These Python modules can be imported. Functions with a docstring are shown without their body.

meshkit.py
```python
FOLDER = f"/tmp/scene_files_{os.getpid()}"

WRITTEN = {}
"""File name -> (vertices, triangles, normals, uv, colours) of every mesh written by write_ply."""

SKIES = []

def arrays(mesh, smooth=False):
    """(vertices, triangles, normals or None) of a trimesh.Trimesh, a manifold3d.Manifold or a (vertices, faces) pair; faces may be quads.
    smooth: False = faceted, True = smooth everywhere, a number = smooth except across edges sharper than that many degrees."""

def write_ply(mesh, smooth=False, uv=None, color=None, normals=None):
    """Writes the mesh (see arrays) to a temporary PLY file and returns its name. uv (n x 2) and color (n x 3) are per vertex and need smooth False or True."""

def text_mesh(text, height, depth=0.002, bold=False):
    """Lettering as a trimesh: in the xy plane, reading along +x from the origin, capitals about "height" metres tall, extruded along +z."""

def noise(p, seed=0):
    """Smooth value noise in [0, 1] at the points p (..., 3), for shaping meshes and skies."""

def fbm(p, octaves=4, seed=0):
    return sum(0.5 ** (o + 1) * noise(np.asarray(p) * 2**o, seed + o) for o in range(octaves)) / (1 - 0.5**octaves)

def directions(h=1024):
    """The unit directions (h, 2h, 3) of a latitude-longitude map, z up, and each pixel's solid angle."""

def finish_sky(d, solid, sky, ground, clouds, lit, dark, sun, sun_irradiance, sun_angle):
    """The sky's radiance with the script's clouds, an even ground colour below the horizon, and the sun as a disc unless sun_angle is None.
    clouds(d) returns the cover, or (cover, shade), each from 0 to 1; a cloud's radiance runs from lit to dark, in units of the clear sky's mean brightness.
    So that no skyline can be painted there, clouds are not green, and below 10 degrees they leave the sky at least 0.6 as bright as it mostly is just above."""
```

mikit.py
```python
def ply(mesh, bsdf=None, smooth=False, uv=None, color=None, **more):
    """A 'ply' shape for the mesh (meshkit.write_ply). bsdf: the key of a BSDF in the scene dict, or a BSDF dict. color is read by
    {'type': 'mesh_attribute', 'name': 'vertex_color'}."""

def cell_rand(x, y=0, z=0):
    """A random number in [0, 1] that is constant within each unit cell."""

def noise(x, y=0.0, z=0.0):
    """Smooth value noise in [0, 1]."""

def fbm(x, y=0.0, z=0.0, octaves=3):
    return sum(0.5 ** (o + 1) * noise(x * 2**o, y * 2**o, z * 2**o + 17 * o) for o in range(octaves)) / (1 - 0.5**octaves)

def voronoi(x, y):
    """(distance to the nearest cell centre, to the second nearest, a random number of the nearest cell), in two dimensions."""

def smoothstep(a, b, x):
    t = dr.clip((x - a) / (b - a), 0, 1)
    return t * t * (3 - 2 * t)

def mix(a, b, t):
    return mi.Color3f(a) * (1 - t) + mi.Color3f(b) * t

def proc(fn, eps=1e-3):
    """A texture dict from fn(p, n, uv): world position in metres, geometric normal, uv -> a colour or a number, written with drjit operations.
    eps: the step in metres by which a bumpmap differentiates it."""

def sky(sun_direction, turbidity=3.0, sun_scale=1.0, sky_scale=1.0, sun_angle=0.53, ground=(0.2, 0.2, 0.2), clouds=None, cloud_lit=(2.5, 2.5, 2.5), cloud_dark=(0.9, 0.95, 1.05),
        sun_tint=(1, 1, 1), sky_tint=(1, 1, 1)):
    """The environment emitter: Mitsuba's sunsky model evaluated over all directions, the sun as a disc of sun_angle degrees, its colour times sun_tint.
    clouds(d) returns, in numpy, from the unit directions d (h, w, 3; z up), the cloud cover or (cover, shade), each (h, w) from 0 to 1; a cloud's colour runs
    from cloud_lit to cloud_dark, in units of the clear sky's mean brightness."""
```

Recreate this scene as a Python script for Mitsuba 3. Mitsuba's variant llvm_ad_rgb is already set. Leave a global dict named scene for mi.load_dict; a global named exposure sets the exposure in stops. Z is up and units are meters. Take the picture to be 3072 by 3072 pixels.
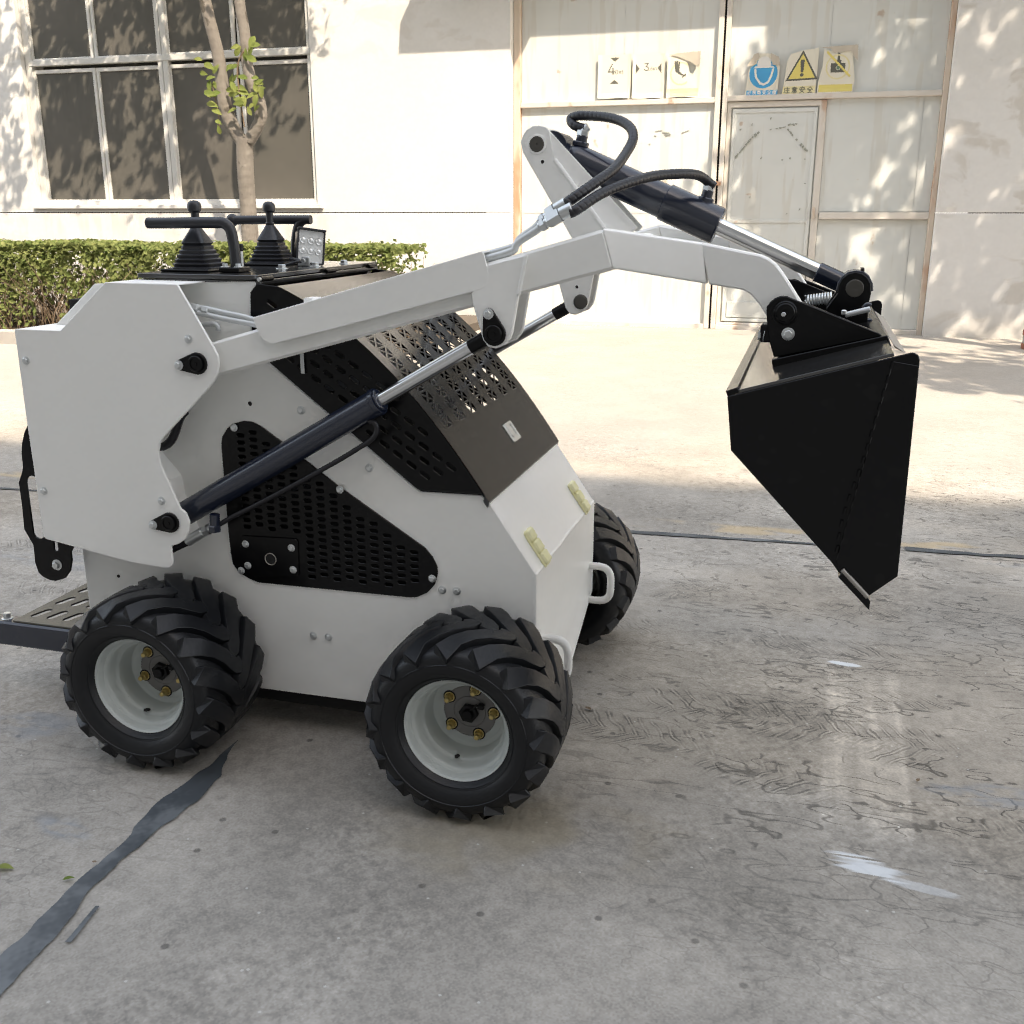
import math, random
import numpy as np, trimesh, mitsuba as mi, drjit as dr, mikit, meshkit
import mapbox_earcut as earcut
from shapely.geometry import Polygon, LineString, Point, box as sbox, MultiPolygon
from shapely.ops import unary_union
from shapely import affinity
from mikit import noise, fbm, voronoi, smoothstep, mix, proc

T = mi.ScalarTransform4f
random.seed(7); rng = np.random.default_rng(7)
scene, labels, used = {}, {}, {}
V3 = lambda *a: np.array(a, float)

# ------------------------------------------------------------------ camera, sky, exposure
FW = np.array([-0.26456, 0.92262, -0.28067])
EYE = np.array([0, 0, 1.25])
scene['camera'] = {'type': 'perspective', 'fov': 53.012, 'fov_axis': 'x', 'near_clip': 0.05, 'far_clip': 500.0,
                   'to_world': T().look_at(origin=EYE.tolist(), target=(EYE + FW).tolist(), up=[0, 0, 1])}
SUN = [0.40, -0.55, 0.73]
scene['sky'] = mikit.sky(SUN, turbidity=4, sun_scale=0.36, sky_scale=1.0, sun_angle=0.53, sun_tint=(0.96, 1.0, 1.07), sky_tint=(1.26, 1.0, 0.77),
                         clouds=lambda d: 0.35 * np.ones(d.shape[:2]), cloud_lit=(1.9, 1.9, 1.9), cloud_dark=(1.2, 1.2, 1.25))
exposure = 3.85

# ------------------------------------------------------------------ scene helpers
def numbered(key):
    n = used.get(key, -1) + 1
    used[key] = n
    return key if n == 0 else f'{key}_{n:03d}'

def part(parent, name, mesh, mat, smooth=False, label=None, kind=None, **kw):
    key = numbered((parent + '__' if parent else '') + name)
    scene[key] = mikit.ply(mesh, 'mat_'+mat, smooth, **kw)
    d = {}
    if label: d['label'] = label
    if kind: d['kind'] = kind
    if d: labels[key] = d
    return key

def thing(name, label, cat, group=None):
    key = numbered(name)
    labels[key] = {'label': label, 'category': cat}
    if group: labels[key]['group'] = group
    return key

def struct(name, mesh, mat, smooth=False, label=None):
    key = part(None, name, mesh, mat, smooth)
    labels[key] = {'kind': 'structure', **({'label': label} if label else {})}
    return key

# ------------------------------------------------------------------ mesh helpers
def tm(v, f): return trimesh.Trimesh(np.asarray(v, float), np.asarray(f, int), process=False)
def cat(*m):
    m = [a for b in m for a in (b if isinstance(b, (list, tuple)) else [b])]
    return trimesh.util.concatenate(m) if len(m) > 1 else m[0]
def box(x0, x1, y0, y1, z0, z1, bev=0.0):
    if bev <= 0:
        b = trimesh.creation.box(extents=[x1-x0, y1-y0, z1-z0]); b.apply_translation([(x0+x1)/2, (y0+y1)/2, (z0+z1)/2]); return b
    c = []
    for sx in (0, 1):
        for sy in (0, 1):
            for sz in (0, 1):
                for k in range(3):
                    d = [bev, bev, bev]; d[k] = 0
                    c.append([(x1-d[0] if sx else x0+d[0]), (y1-d[1] if sy else y0+d[1]), (z1-d[2] if sz else z0+d[2])])
    return trimesh.convex.convex_hull(np.array(c))
def orient(mesh, o, ex, ez):
    """mesh modelled with local x, z (z = outward axis) placed at o with x->ex, z->ez"""
    ez = np.asarray(ez, float); ez = ez/np.linalg.norm(ez); ex = np.asarray(ex, float); ex = ex-ez*(ex@ez); ex /= np.linalg.norm(ex)
    M = np.eye(4); M[:3, 0] = ex; M[:3, 1] = np.cross(ez, ex); M[:3, 2] = ez; M[:3, 3] = o
    m = mesh.copy(); m.apply_transform(M); return m
def anyperp(d):
    d = np.asarray(d, float); return np.array([0, 0, 1.]) if abs(d[2]) < 0.9*np.linalg.norm(d) else np.array([1., 0, 0])
def lathe(profile, o=(0, 0, 0), d=(0, 0, 1), n=40, a0=0.0):
    """profile: (r, h) pairs; axis d from o"""
    pr = np.array(profile, float); a = a0 + np.arange(n)*2*np.pi/n; m = len(pr)
    v = np.stack([pr[:, 0][:, None]*np.cos(a), pr[:, 0][:, None]*np.sin(a), np.repeat(pr[:, 1][:, None], n, 1)], -1).reshape(-1, 3)
    f = []
    for i in range(m-1):
        for j in range(n):
            p, q = i*n+j, i*n+(j+1) % n
            f += [[p, q, q+n], [p, q+n, p+n]]
    return orient(tm(v, f), np.asarray(o, float), anyperp(d), d)
def cyl(p0, p1, r, n=24, bev=0.0, r1=None):
    p0, p1 = np.asarray(p0, float), np.asarray(p1, float); L = np.linalg.norm(p1-p0); b = min(bev, L/3); r1 = r if r1 is None else r1
    pr = [(1e-5, 0), (r-b, 0), (r, b), (r1, L-b), (r1-b, L), (1e-5, L)] if b > 0 else [(1e-5, 0), (r, 0), (r1, L), (1e-5, L)]
    return lathe(pr, p0, p1-p0, n)
def spline(pts, step=0.006):
    from scipy.interpolate import CubicSpline
    p = np.array(pts, float); t = np.r_[0, np.cumsum(np.linalg.norm(np.diff(p, axis=0), axis=1)**0.5)]
    cs = CubicSpline(t, p); s = cs(np.linspace(0, t[-1], 400))
    L = np.r_[0, np.cumsum(np.linalg.norm(np.diff(s, axis=0), axis=1))]
    u = np.linspace(0, L[-1], max(4, int(L[-1]/step)))
    return np.stack([np.interp(u, L, s[:, k]) for k in range(3)], 1)
def sweep(path, r, n=12, caps=True, rfun=None):
    p = np.asarray(path, float); m = len(p)
    tg = np.gradient(p, axis=0); tg /= np.linalg.norm(tg, axis=1, keepdims=True)
    u = np.cross(tg[0], anyperp(tg[0])); u /= np.linalg.norm(u); a = np.arange(n)*2*np.pi/n
    s = np.r_[0, np.cumsum(np.linalg.norm(np.diff(p, axis=0), axis=1))]
    V = []
    for i in range(m):
        u = u-tg[i]*(u@tg[i]); u /= np.linalg.norm(u); w = np.cross(tg[i], u)
        rr = (rfun(s[i], a) if rfun else (r[i] if np.ndim(r) else r))*np.ones(n)
        V.append(p[i]+rr[:, None]*(np.cos(a)[:, None]*u+np.sin(a)[:, None]*w))
    V = np.concatenate(V); f = []
    for i in range(m-1):
        for j in range(n):
            q, t = i*n+j, i*n+(j+1) % n
            f += [[q, t, t+n], [q, t+n, q+n]]
    if caps:
        V = np.vstack([V, p[0], p[-1]]); k = m*n
        for j in range(n):
            f += [[k, (j+1) % n, j], [k+1, (m-1)*n+j, (m-1)*n+(j+1) % n]]
    return tm(V, f)
def ring(poly_ring):
    p = np.array(poly_ring.coords)[:-1]; return p
def rnd(pts, r, q=6):
    p = Polygon(pts) if not isinstance(pts, Polygon) else pts
    p = p.buffer(0)
    return p.buffer(-r, quad_segs=q).buffer(2*r, quad_segs=q).buffer(-r, quad_segs=q).simplify(r*0.02)
def stadium(x, z, lx, lz, ang=0):
    r = min(lx, lz)/2
    l = LineString([(-(lx/2-r), 0), (lx/2-r, 0)]) if lx >= lz else LineString([(0, -(lz/2-r)), (0, lz/2-r)])
    g = l.buffer(r, quad_segs=3) if l.length > 0 else Point(0, 0).buffer(r, quad_segs=4)
    return affinity.translate(affinity.rotate(g, ang, origin=(0, 0)), x, z)
def drop(c0, r0, c1, r1):
    return unary_union([Point(*c0).buffer(r0, quad_segs=10), Point(*c1).buffer(r1, quad_segs=6)]).convex_hull
def fancap(rings):
    ends = np.cumsum([len(r) for r in rings]).astype(np.uint32)
    return earcut.triangulate_float64(np.vstack(rings), ends).reshape(-1, 3)
def plate(poly, y0, y1, bev=0.0015, plane='xz', back=True):
    """poly in a plane (default x-z), extruded from y0 (seen side, bevelled) to y1"""
    if isinstance(poly, MultiPolygon) or hasattr(poly, 'geoms'):
        return cat([plate(g, y0, y1, bev, plane, back) for g in poly.geoms])
    if not isinstance(poly, Polygon): poly = Polygon(poly)
    poly = poly.buffer(0)
    if hasattr(poly, 'geoms'): return cat([plate(g, y0, y1, bev, plane, back) for g in poly.geoms])
    from shapely.geometry.polygon import orient as so
    poly = so(poly, 1.0)
    rs = [ring(poly.exterior)]+[ring(i) for i in poly.interiors]
    ins = []
    for p in rs:
        d = np.roll(p, -1, 0)-p; d /= np.maximum(np.linalg.norm(d, axis=1, keepdims=True), 1e-12)
        n = np.stack([-d[:, 1], d[:, 0]], 1); n0 = np.roll(n, 1, 0)
        s = 1+np.sum(n*n0, 1, keepdims=True)
        ins.append(p+bev*(n+n0)/np.maximum(s, 0.35))
    sg = 1 if y1 > y0 else -1
    A, B = np.vstack(ins), np.vstack(rs); N = len(A)
    lay = [(A, y0), (B, y0+sg*bev), (B, y1-sg*bev), (A, y1)] if bev > 0 else [(B, y0), (B, y1)]
    v = np.vstack([np.column_stack([q[:, 0], np.full(N, y), q[:, 1]]) for q, y in lay])
    tri = fancap(ins if bev > 0 else rs).astype(int); f = [tri, tri[:, ::-1]+N*(len(lay)-1)]
    st = 0
    for p in rs:
        m = len(p); i = np.arange(m)+st; j = np.roll(i, -1)
        for k in range(len(lay)-1):
            f += [np.stack([i+k*N, i+(k+1)*N, j+(k+1)*N], 1), np.stack([i+k*N, j+(k+1)*N, j+k*N], 1)]
        st += m
    if plane == 'xy': v = v[:, [0, 2, 1]]
    if plane == 'yz': v = v[:, [1, 0, 2]]
    m = tm(v, np.vstack(f))
    if m.volume < 0: m.invert()
    return m
def mirror(mesh, y=2.385):
    m = mesh.copy(); m.vertices[:, 1] = 2*y-m.vertices[:, 1]; m.invert(); return m
def hexa(r, h, ch=0.12):
    a = np.arange(6)*np.pi/3
    o = np.column_stack([np.cos(a), np.sin(a)])*r
    v = np.vstack([np.column_stack([o, np.zeros(6)]), np.column_stack([o, np.full(6, h*(1-ch))]), np.column_stack([o*0.86, np.full(6, h)]), [[0, 0, h]]])
    f = []
    for k in range(2):
        for j in range(6):
            p, q = k*6+j, k*6+(j+1) % 6
            f += [[p, q, q+6], [p, q+6, p+6]]
    f += [[18, 12+j, 12+(j+1) % 6] for j in range(6)]
    return tm(v, f)
def bolt(o, d=(0, -1, 0), r=0.0075, h=0.006, a=0.3):
    w = lathe([(r*1.5, 0), (r*1.5, 0.0012), (r*1.1, 0.0022), (r*0.9, 0.0022)], n=18)
    hx = hexa(r, h); hx.apply_translation([0, 0, 0.002])
    e = np.array([math.cos(a), 0, math.sin(a)]) if abs(d[1]) > 0.9 else anyperp(d)
    return orient(cat(w, hx), np.asarray(o, float), e, d)

# ------------------------------------------------------------------ materials
def principled(c, rough=0.5, **k):
    return {'type': 'principled', 'base_color': c if isinstance(c, dict) else {'type': 'rgb', 'value': list(c)}, 'roughness': rough, **k}
def mat(key, d, two=True):
    scene['mat_'+key] = {'type': 'twosided', 'nested': d} if two else d
def f_paint(p, n, uv):
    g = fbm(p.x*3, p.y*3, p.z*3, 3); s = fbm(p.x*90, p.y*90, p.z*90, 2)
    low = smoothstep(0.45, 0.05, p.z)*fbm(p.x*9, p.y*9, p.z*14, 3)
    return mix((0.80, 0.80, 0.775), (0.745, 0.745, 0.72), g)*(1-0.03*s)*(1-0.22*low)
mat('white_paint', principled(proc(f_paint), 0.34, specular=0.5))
def f_black(p, n, uv):
    d = fbm(p.x*7, p.y*7, p.z*7, 4); s = smoothstep(0.62, 0.75, fbm(p.x*45, p.y*45, p.z*45, 2))
    return mi.Color3f(0.0025, 0.0025, 0.003)*(0.8+0.5*d)+mi.Color3f(0.005, 0.005, 0.004)*s*d
mat('black_paint', principled(proc(f_black), 0.24, specular=0.22))
mat('black_gloss', principled((0.012, 0.012, 0.012), 0.12, specular=0.9, clearcoat=1.0, clearcoat_gloss=0.93))
def f_hood(p, n, uv):
    d = fbm(p.x*5, p.y*5, p.z*5, 3)
    return mi.Color3f(0.027, 0.029, 0.032)*(0.85+0.3*d)
mat('hood_satin', principled(proc(f_hood), 0.085, metallic=0.6, specular=0.8, clearcoat=1.0, clearcoat_gloss=0.9))
mat('navy_paint', principled((0.007, 0.011, 0.025), 0.2, specular=0.75, clearcoat=0.4, clearcoat_gloss=0.88))
mat('dark_void', principled((0.008, 0.008, 0.008), 0.8))
def f_rub(p, n, uv):
    d = fbm(p.x*11, p.y*11, p.z*11, 4); c = noise(p.x*160, p.y*160, p.z*160)
    return mix((0.0030, 0.0038, 0.0055), (0.022, 0.022, 0.021), 0.6*smoothstep(0.55, 0.85, d)*smoothstep(0.3, 0.6, noise(p.x*40, p.y*40, p.z*40))+0.06*c)
mat('tyre_rubber', principled(proc(f_rub), 0.44, specular=0.42))
mat('hose_rubber', principled((0.010, 0.010, 0.013), 0.40, specular=0.45))
mat('chrome', principled((0.74, 0.745, 0.75), 0.14, metallic=1.0, specular=0.8))
mat('zinc', principled((0.62, 0.64, 0.64), 0.32, metallic=0.85, specular=0.6))
mat('yellow_zinc', principled((0.55, 0.43, 0.17), 0.33, metallic=0.8, specular=0.6))
mat('pin_steel', principled((0.10, 0.095, 0.085), 0.45, metallic=0.7))
mat('rim_paint', principled((0.41, 0.44, 0.425), 0.28, specular=0.5))
mat('hub_paint', principled((0.15, 0.145, 0.14), 0.5))
mat('tube_paint', principled((0.55, 0.57, 0.57), 0.35, metallic=0.25, specular=0.5))
mat('raw_steel', principled((0.32, 0.30, 0.27), 0.42, metallic=0.5))
def f_foam(p, n, uv):
    return mix((0.66, 0.64, 0.33), (0.76, 0.74, 0.50), fbm(p.x*70, p.y*70, p.z*70, 3))
mat('yellow_foam', principled(proc(f_foam), 0.6))
mat('lamp_lens', principled((0.72, 0.73, 0.72), 0.12, metallic=0.35, specular=0.8))
# ------------------------------------------------------------------ the yard
def ell(p, cx, cy, a, b, rot=0.0):
    c, s = math.cos(rot), math.sin(rot); x, y = p.x-cx, p.y-cy
    return dr.sqrt(dr.square((x*c+y*s)/a)+dr.square((-x*s+y*c)/b))
def f_concrete(p, n, uv):
    big = fbm(p.x*0.7+3, p.y*0.7, 0, 4); mid = fbm(p.x*4, p.y*4, 5, 4); fine = fbm(p.x*45, p.y*45, 2, 3); grit = noise(p.x*260, p.y*260)
    v = 0.282+0.10*(big-0.5)+0.10*(mid-0.5)+0.10*(fine-0.5)+0.075*(grit-0.5)
    col = mi.Color3f(v*1.065, v, v*0.90)
    # scuffs left by tyres: thin curled dark strokes
    wx, wy = 0.10*fbm(p.x*3, p.y*3, 9, 2), 0.10*fbm(p.x*3, p.y*3, 19, 2)
    l1 = smoothstep(0.022, 0.004, dr.abs(fbm(p.x*8+wx*9, p.y*17+wy*9, 31, 3)-0.5))
    def dashes(sx, sy, ox, seed, ang, ln):
        u, v_ = p.x*sx+ox, p.y*sy+ox*1.7; cx, cy = dr.floor(u), dr.floor(v_)
        r1, r2, r3, r4 = [mikit.cell_rand(cx, cy, seed+k) for k in range(4)]
        dx, dy = (u-cx-0.5-0.3*(r1-0.5))/sx, (v_-cy-0.5-0.3*(r2-0.5))/sy
        a = ang+0.9*(r3-0.5)+0.9*(noise(p.x*1.1, p.y*1.1, seed)-0.5); c, s = dr.cos(a), dr.sin(a)
        al = dx*c+dy*s; pe = -dx*s+dy*c-(r1-0.5)*14*al*al
        wdt = 0.0014+0.0034*r2*r2
        return smoothstep(wdt, wdt*0.4, dr.abs(pe+0.003*(fine-0.5)))*smoothstep(ln*(0.4+0.6*r4), ln*(0.2+0.3*r4), dr.abs(al))*smoothstep(0.35, 0.55, r4)
    l2 = dr.maximum(dr.maximum(dashes(8, 17, 0.3, 100, -0.15, 0.055), dashes(10, 21, 5.7, 200, 0.1, 0.045)), dr.maximum(dashes(13, 24, 9.1, 300, -0.35, 0.035), dashes(6, 15, 3.4, 400, 0.0, 0.075)))
    zone = smoothstep(-0.9, 0.1, p.x+0.25*(mid-0.5))*(0.35+0.65*smoothstep(1.5, 2.2, p.y))*smoothstep(1.1, 1.6, p.y)*smoothstep(9.0, 4.4, p.y)
    zone = dr.maximum(zone, 0.35*smoothstep(0.45, 0.6, fbm(p.x*1.3, p.y*1.3, 77, 3)))
    m1 = smoothstep(0.52, 0.64, noise(p.x*10, p.y*16, 4)); m2 = smoothstep(0.42, 0.56, fbm(p.x*2.2, p.y*3.4, 6, 3))
    l3 = smoothstep(0.045, 0.010, dr.abs(fbm(p.x*9+wx*14, p.y*30+wy*22, 61, 2)-0.5))*smoothstep(0.52, 0.66, noise(p.x*11, p.y*15, 14))
    dark = zone*dr.maximum(dr.maximum(l1*m1*0.95, 0.7*l2*m2), l3*0.8)
    col = col*(1-0.62*dark)
    def track(cx, cy, ang, w, seed):
        c, s = math.cos(ang), math.sin(ang); u = (p.x-cx)*c+(p.y-cy)*s+0.05*noise(p.x*1.5, p.y*1.5, seed); v_ = -(p.x-cx)*s+(p.y-cy)*c+0.06*(noise(p.x*2, p.y*2, seed+3)-0.5)
        ph = (u+0.75*dr.abs(v_)+0.035*(fbm(p.x*16, p.y*16, seed, 3)-0.5))/0.043+dr.select(v_ > 0, 0.5, 0.0); fr = ph-dr.floor(ph)
        bar = smoothstep(0.30, 0.22, dr.abs(fr-0.5)+0.25*(fbm(p.x*38, p.y*38, seed, 2)-0.5))
        edge_ = smoothstep(0.46, 0.40, dr.abs(fr-0.5))*smoothstep(0.22, 0.30, dr.abs(fr-0.5))
        return dr.maximum(0.35*bar, edge_)*smoothstep(w, w*0.75, dr.abs(v_))*smoothstep(0.46, 0.66, fbm(p.x*3.6, p.y*6.0, seed+7, 4))*(0.35+0.65*smoothstep(0.3, 0.7, noise(p.x*30, p.y*36, seed)))
    tr = dr.maximum(dr.maximum(track(0.2, 2.95, 0.03, 0.12, 1), track(0.2, 2.42, -0.10, 0.12, 2)), dr.maximum(track(0.4, 3.45, 0.10, 0.12, 3), track(0.6, 2.68, 0.16, 0.11, 4)))
    tr = dr.maximum(tr, dr.maximum(track(0.5, 2.10, -0.22, 0.10, 5), track(-2.2, 3.15, 0.05, 0.12, 6)))*smoothstep(4.6, 3.9, p.y)
    col = col*(1-0.50*tr)
    blot = smoothstep(0.50, 0.70, fbm(p.x*1.6+9, p.y*2.1, 55, 5)); col = col*(1-0.16*blot)
    warm = smoothstep(0.45, 0.65, fbm(p.x*0.9+4, p.y*1.2, 66, 4)); col = mix(col, col*mi.Color3f(1.035, 1.0, 0.95), warm)
    rough_ = smoothstep(0.45, 0.62, fbm(p.x*2.4, p.y*2.4, 88, 3)); col = col*(1+0.30*rough_*(noise(p.x*120, p.y*120, 5)-0.5)+0.20*rough_*(noise(p.x*55, p.y*70, 6)-0.5))
    haze = zone*smoothstep(0.42, 0.62, fbm(p.x*2.2+5, p.y*4.5, 8, 4))
    col = col*(1+0.16*haze)
    # pits and specks
    f1, _, r = voronoi(p.x*11, p.y*11)
    col = col*(1-0.5*smoothstep(0.11, 0.05, f1)*smoothstep(0.86, 0.9, r))
    f2, _, r2 = voronoi(p.x*26+7, p.y*26)
    col = mix(col, (0.55, 0.55, 0.52), 0.55*smoothstep(0.10, 0.04, f2)*smoothstep(0.955, 0.965, r2))
    # spilt paint and worn markings
    e = 0.5*(fbm(p.x*14, p.y*40, 3, 3)-0.5)
    st = smoothstep(0.35, 0.6, noise(p.x*9, p.y*120, 1))
    e2 = 1.5*(fbm(p.x*11+3, p.y*60, 9, 3)-0.5)
    k = smoothstep(1.12, 0.55, ell(p, 0.185, 1.885, 0.070, 0.036, -0.25)+e2)*smoothstep(0.2, 0.5, noise(p.x*10, p.y*150, 1)+0.3*smoothstep(0.9, 0.2, ell(p, 0.20, 1.88, 0.05, 0.02, -0.25)))+0.45*smoothstep(1.0, 0.6, ell(p, 0.27, 1.855, 0.085, 0.016, -0.22)+e2)
    k = dr.maximum(k, smoothstep(1.05, 0.8, ell(p, 0.17, 2.875, 0.050, 0.014, -0.1)+e))
    col = mix(col, (0.66, 0.70, 0.74), 0.72*dr.clip(k, 0, 1))
    bl = smoothstep(1.1, 0.5, ell(p, 0.46, 2.24, 0.13, 0.055, 0.1)+1.5*e)+smoothstep(1.1, 0.4, ell(p, -1.44, 1.56, 0.10, 0.035, -0.3)+1.5*e)+smoothstep(1.1, 0.4, ell(p, -1.80, 1.93, 0.14, 0.08, 0)+1.5*e)+0.8*smoothstep(1.1, 0.4, ell(p, 1.05, 3.95, 0.35, 0.05, 0.02)+1.5*e)+0.6*smoothstep(1.1, 0.4, ell(p, -2.55, 3.05, 0.40, 0.16, 0)+1.5*e)
    col = mix(col, (0.21, 0.235, 0.27), 0.5*dr.clip(bl, 0, 1)*smoothstep(0.25, 0.6, fbm(p.x*20, p.y*45, 4, 3)))
    ye = smoothstep(0.075, 0.035, dr.abs(p.y-4.12-0.012*p.x+0.03*(mid-0.5)))*smoothstep(0.50, 0.66, fbm(p.x*5, p.y*11, 12, 4))
    col = mix(col, (0.46, 0.35, 0.19), 0.5*ye)
    oc = smoothstep(1.3, 0.4, ell(p, -0.50, 1.80, 0.30, 0.17, 0.2)+1.2*e)*smoothstep(0.4, 0.65, fbm(p.x*6, p.y*6, 15, 3))
    col = mix(col, (0.22, 0.19, 0.13), 0.55*oc)
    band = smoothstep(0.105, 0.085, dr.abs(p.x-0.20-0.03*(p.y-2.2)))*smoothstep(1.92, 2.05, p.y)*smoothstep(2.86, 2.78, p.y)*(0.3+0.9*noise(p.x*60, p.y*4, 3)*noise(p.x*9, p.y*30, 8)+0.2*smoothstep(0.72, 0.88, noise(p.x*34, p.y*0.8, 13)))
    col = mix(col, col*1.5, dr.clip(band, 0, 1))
    # pale dust that lies on the far side of the yard
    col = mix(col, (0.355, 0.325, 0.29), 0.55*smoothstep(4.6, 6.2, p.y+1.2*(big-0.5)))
    return dr.maximum(col, 0.01)
def h_concrete(p, n, uv):
    l1 = smoothstep(0.45, 0.62, fbm(p.x*9, p.y*15, 31, 3))
    return 0.004*fbm(p.x*25, p.y*25, 1, 4)+0.0012*noise(p.x*150, p.y*150)-0.0015*l1
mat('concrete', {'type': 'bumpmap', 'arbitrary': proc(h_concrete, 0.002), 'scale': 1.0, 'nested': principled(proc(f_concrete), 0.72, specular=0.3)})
gx = np.unique(np.r_[np.linspace(-120, -12, 10), np.linspace(-12, 8, 60), np.linspace(8, 120, 10)]); gy = np.unique(np.r_[np.linspace(-120, -3, 10), np.linspace(-3, 14, 52), np.linspace(14, 120, 10)])
GX, GY = np.meshgrid(gx, gy, indexing='ij'); nx, ny = GX.shape
ii = np.arange(nx*ny).reshape(nx, ny)
gf = np.vstack([np.stack([ii[:-1, :-1].ravel(), ii[1:, :-1].ravel(), ii[1:, 1:].ravel()], 1), np.stack([ii[:-1, :-1].ravel(), ii[1:, 1:].ravel(), ii[:-1, 1:].ravel()], 1)])
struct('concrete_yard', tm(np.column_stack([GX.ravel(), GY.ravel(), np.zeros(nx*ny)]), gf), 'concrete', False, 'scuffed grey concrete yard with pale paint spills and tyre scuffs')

def f_tar(p, n, uv):
    d = fbm(p.x*9, p.y*9, 3, 4)
    return mix((0.048, 0.056, 0.064), (0.115, 0.126, 0.136), smoothstep(0.35, 0.75, d+0.15*(noise(p.x*120, p.y*120)-0.5)))
mat('tar', principled(proc(f_tar), 0.6, specular=0.35))
def strip(p0, p1, w, seed, step=0.02, amp=0.45, taper=0.0):
    p0, p1 = np.array(p0, float), np.array(p1, float); L = np.linalg.norm(p1-p0); d = (p1-p0)/L; nn = np.array([-d[1], d[0]])
    s = np.arange(0, L, step); w = w*np.clip((L-s)/taper, 0.04, 1) if taper else w+0*s; q = np.column_stack([s*7, s*0+seed, s*0])
    a = (meshkit.fbm(q, 4, seed)-0.5)*2; b = (meshkit.fbm(q+50, 4, seed+3)-0.5)*2; c = (meshkit.fbm(q*0.4+9, 2, seed+5)-0.5)*w*0.9
    l = p0+s[:, None]*d+nn*(c+w/2*(1+amp*2*a))[:, None]; r = p0+s[:, None]*d+nn*(c-w/2*(1+amp*2*b))[:, None]
    m = len(s); v = np.vstack([np.column_stack([l, np.full(m, 0.004)]), np.column_stack([r, np.full(m, 0.004)])])
    f = []
    for i in range(m-1): f += [[i, i+m, i+m+1], [i, i+m+1, i+1]]
    return tm(v, f)
t = thing('tar_joint', 'broad dark tar seam crossing the near concrete towards the rear wheel', 'tar seam'); labels[t]['kind'] = 'structure'; del labels[t]['category']
part(t, 'seam', cat(strip((-1.232, 0.4), (-1.272, 1.99), 0.054, 3, .010, .45, .16), strip((-1.185, 1.26), (-1.198, 1.37), 0.009, 8)), 'tar')
t = thing('tar_joint', 'thin dark tar seam along the yard behind the bucket', 'tar seam'); labels[t]['kind'] = 'structure'; del labels[t]['category']
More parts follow.
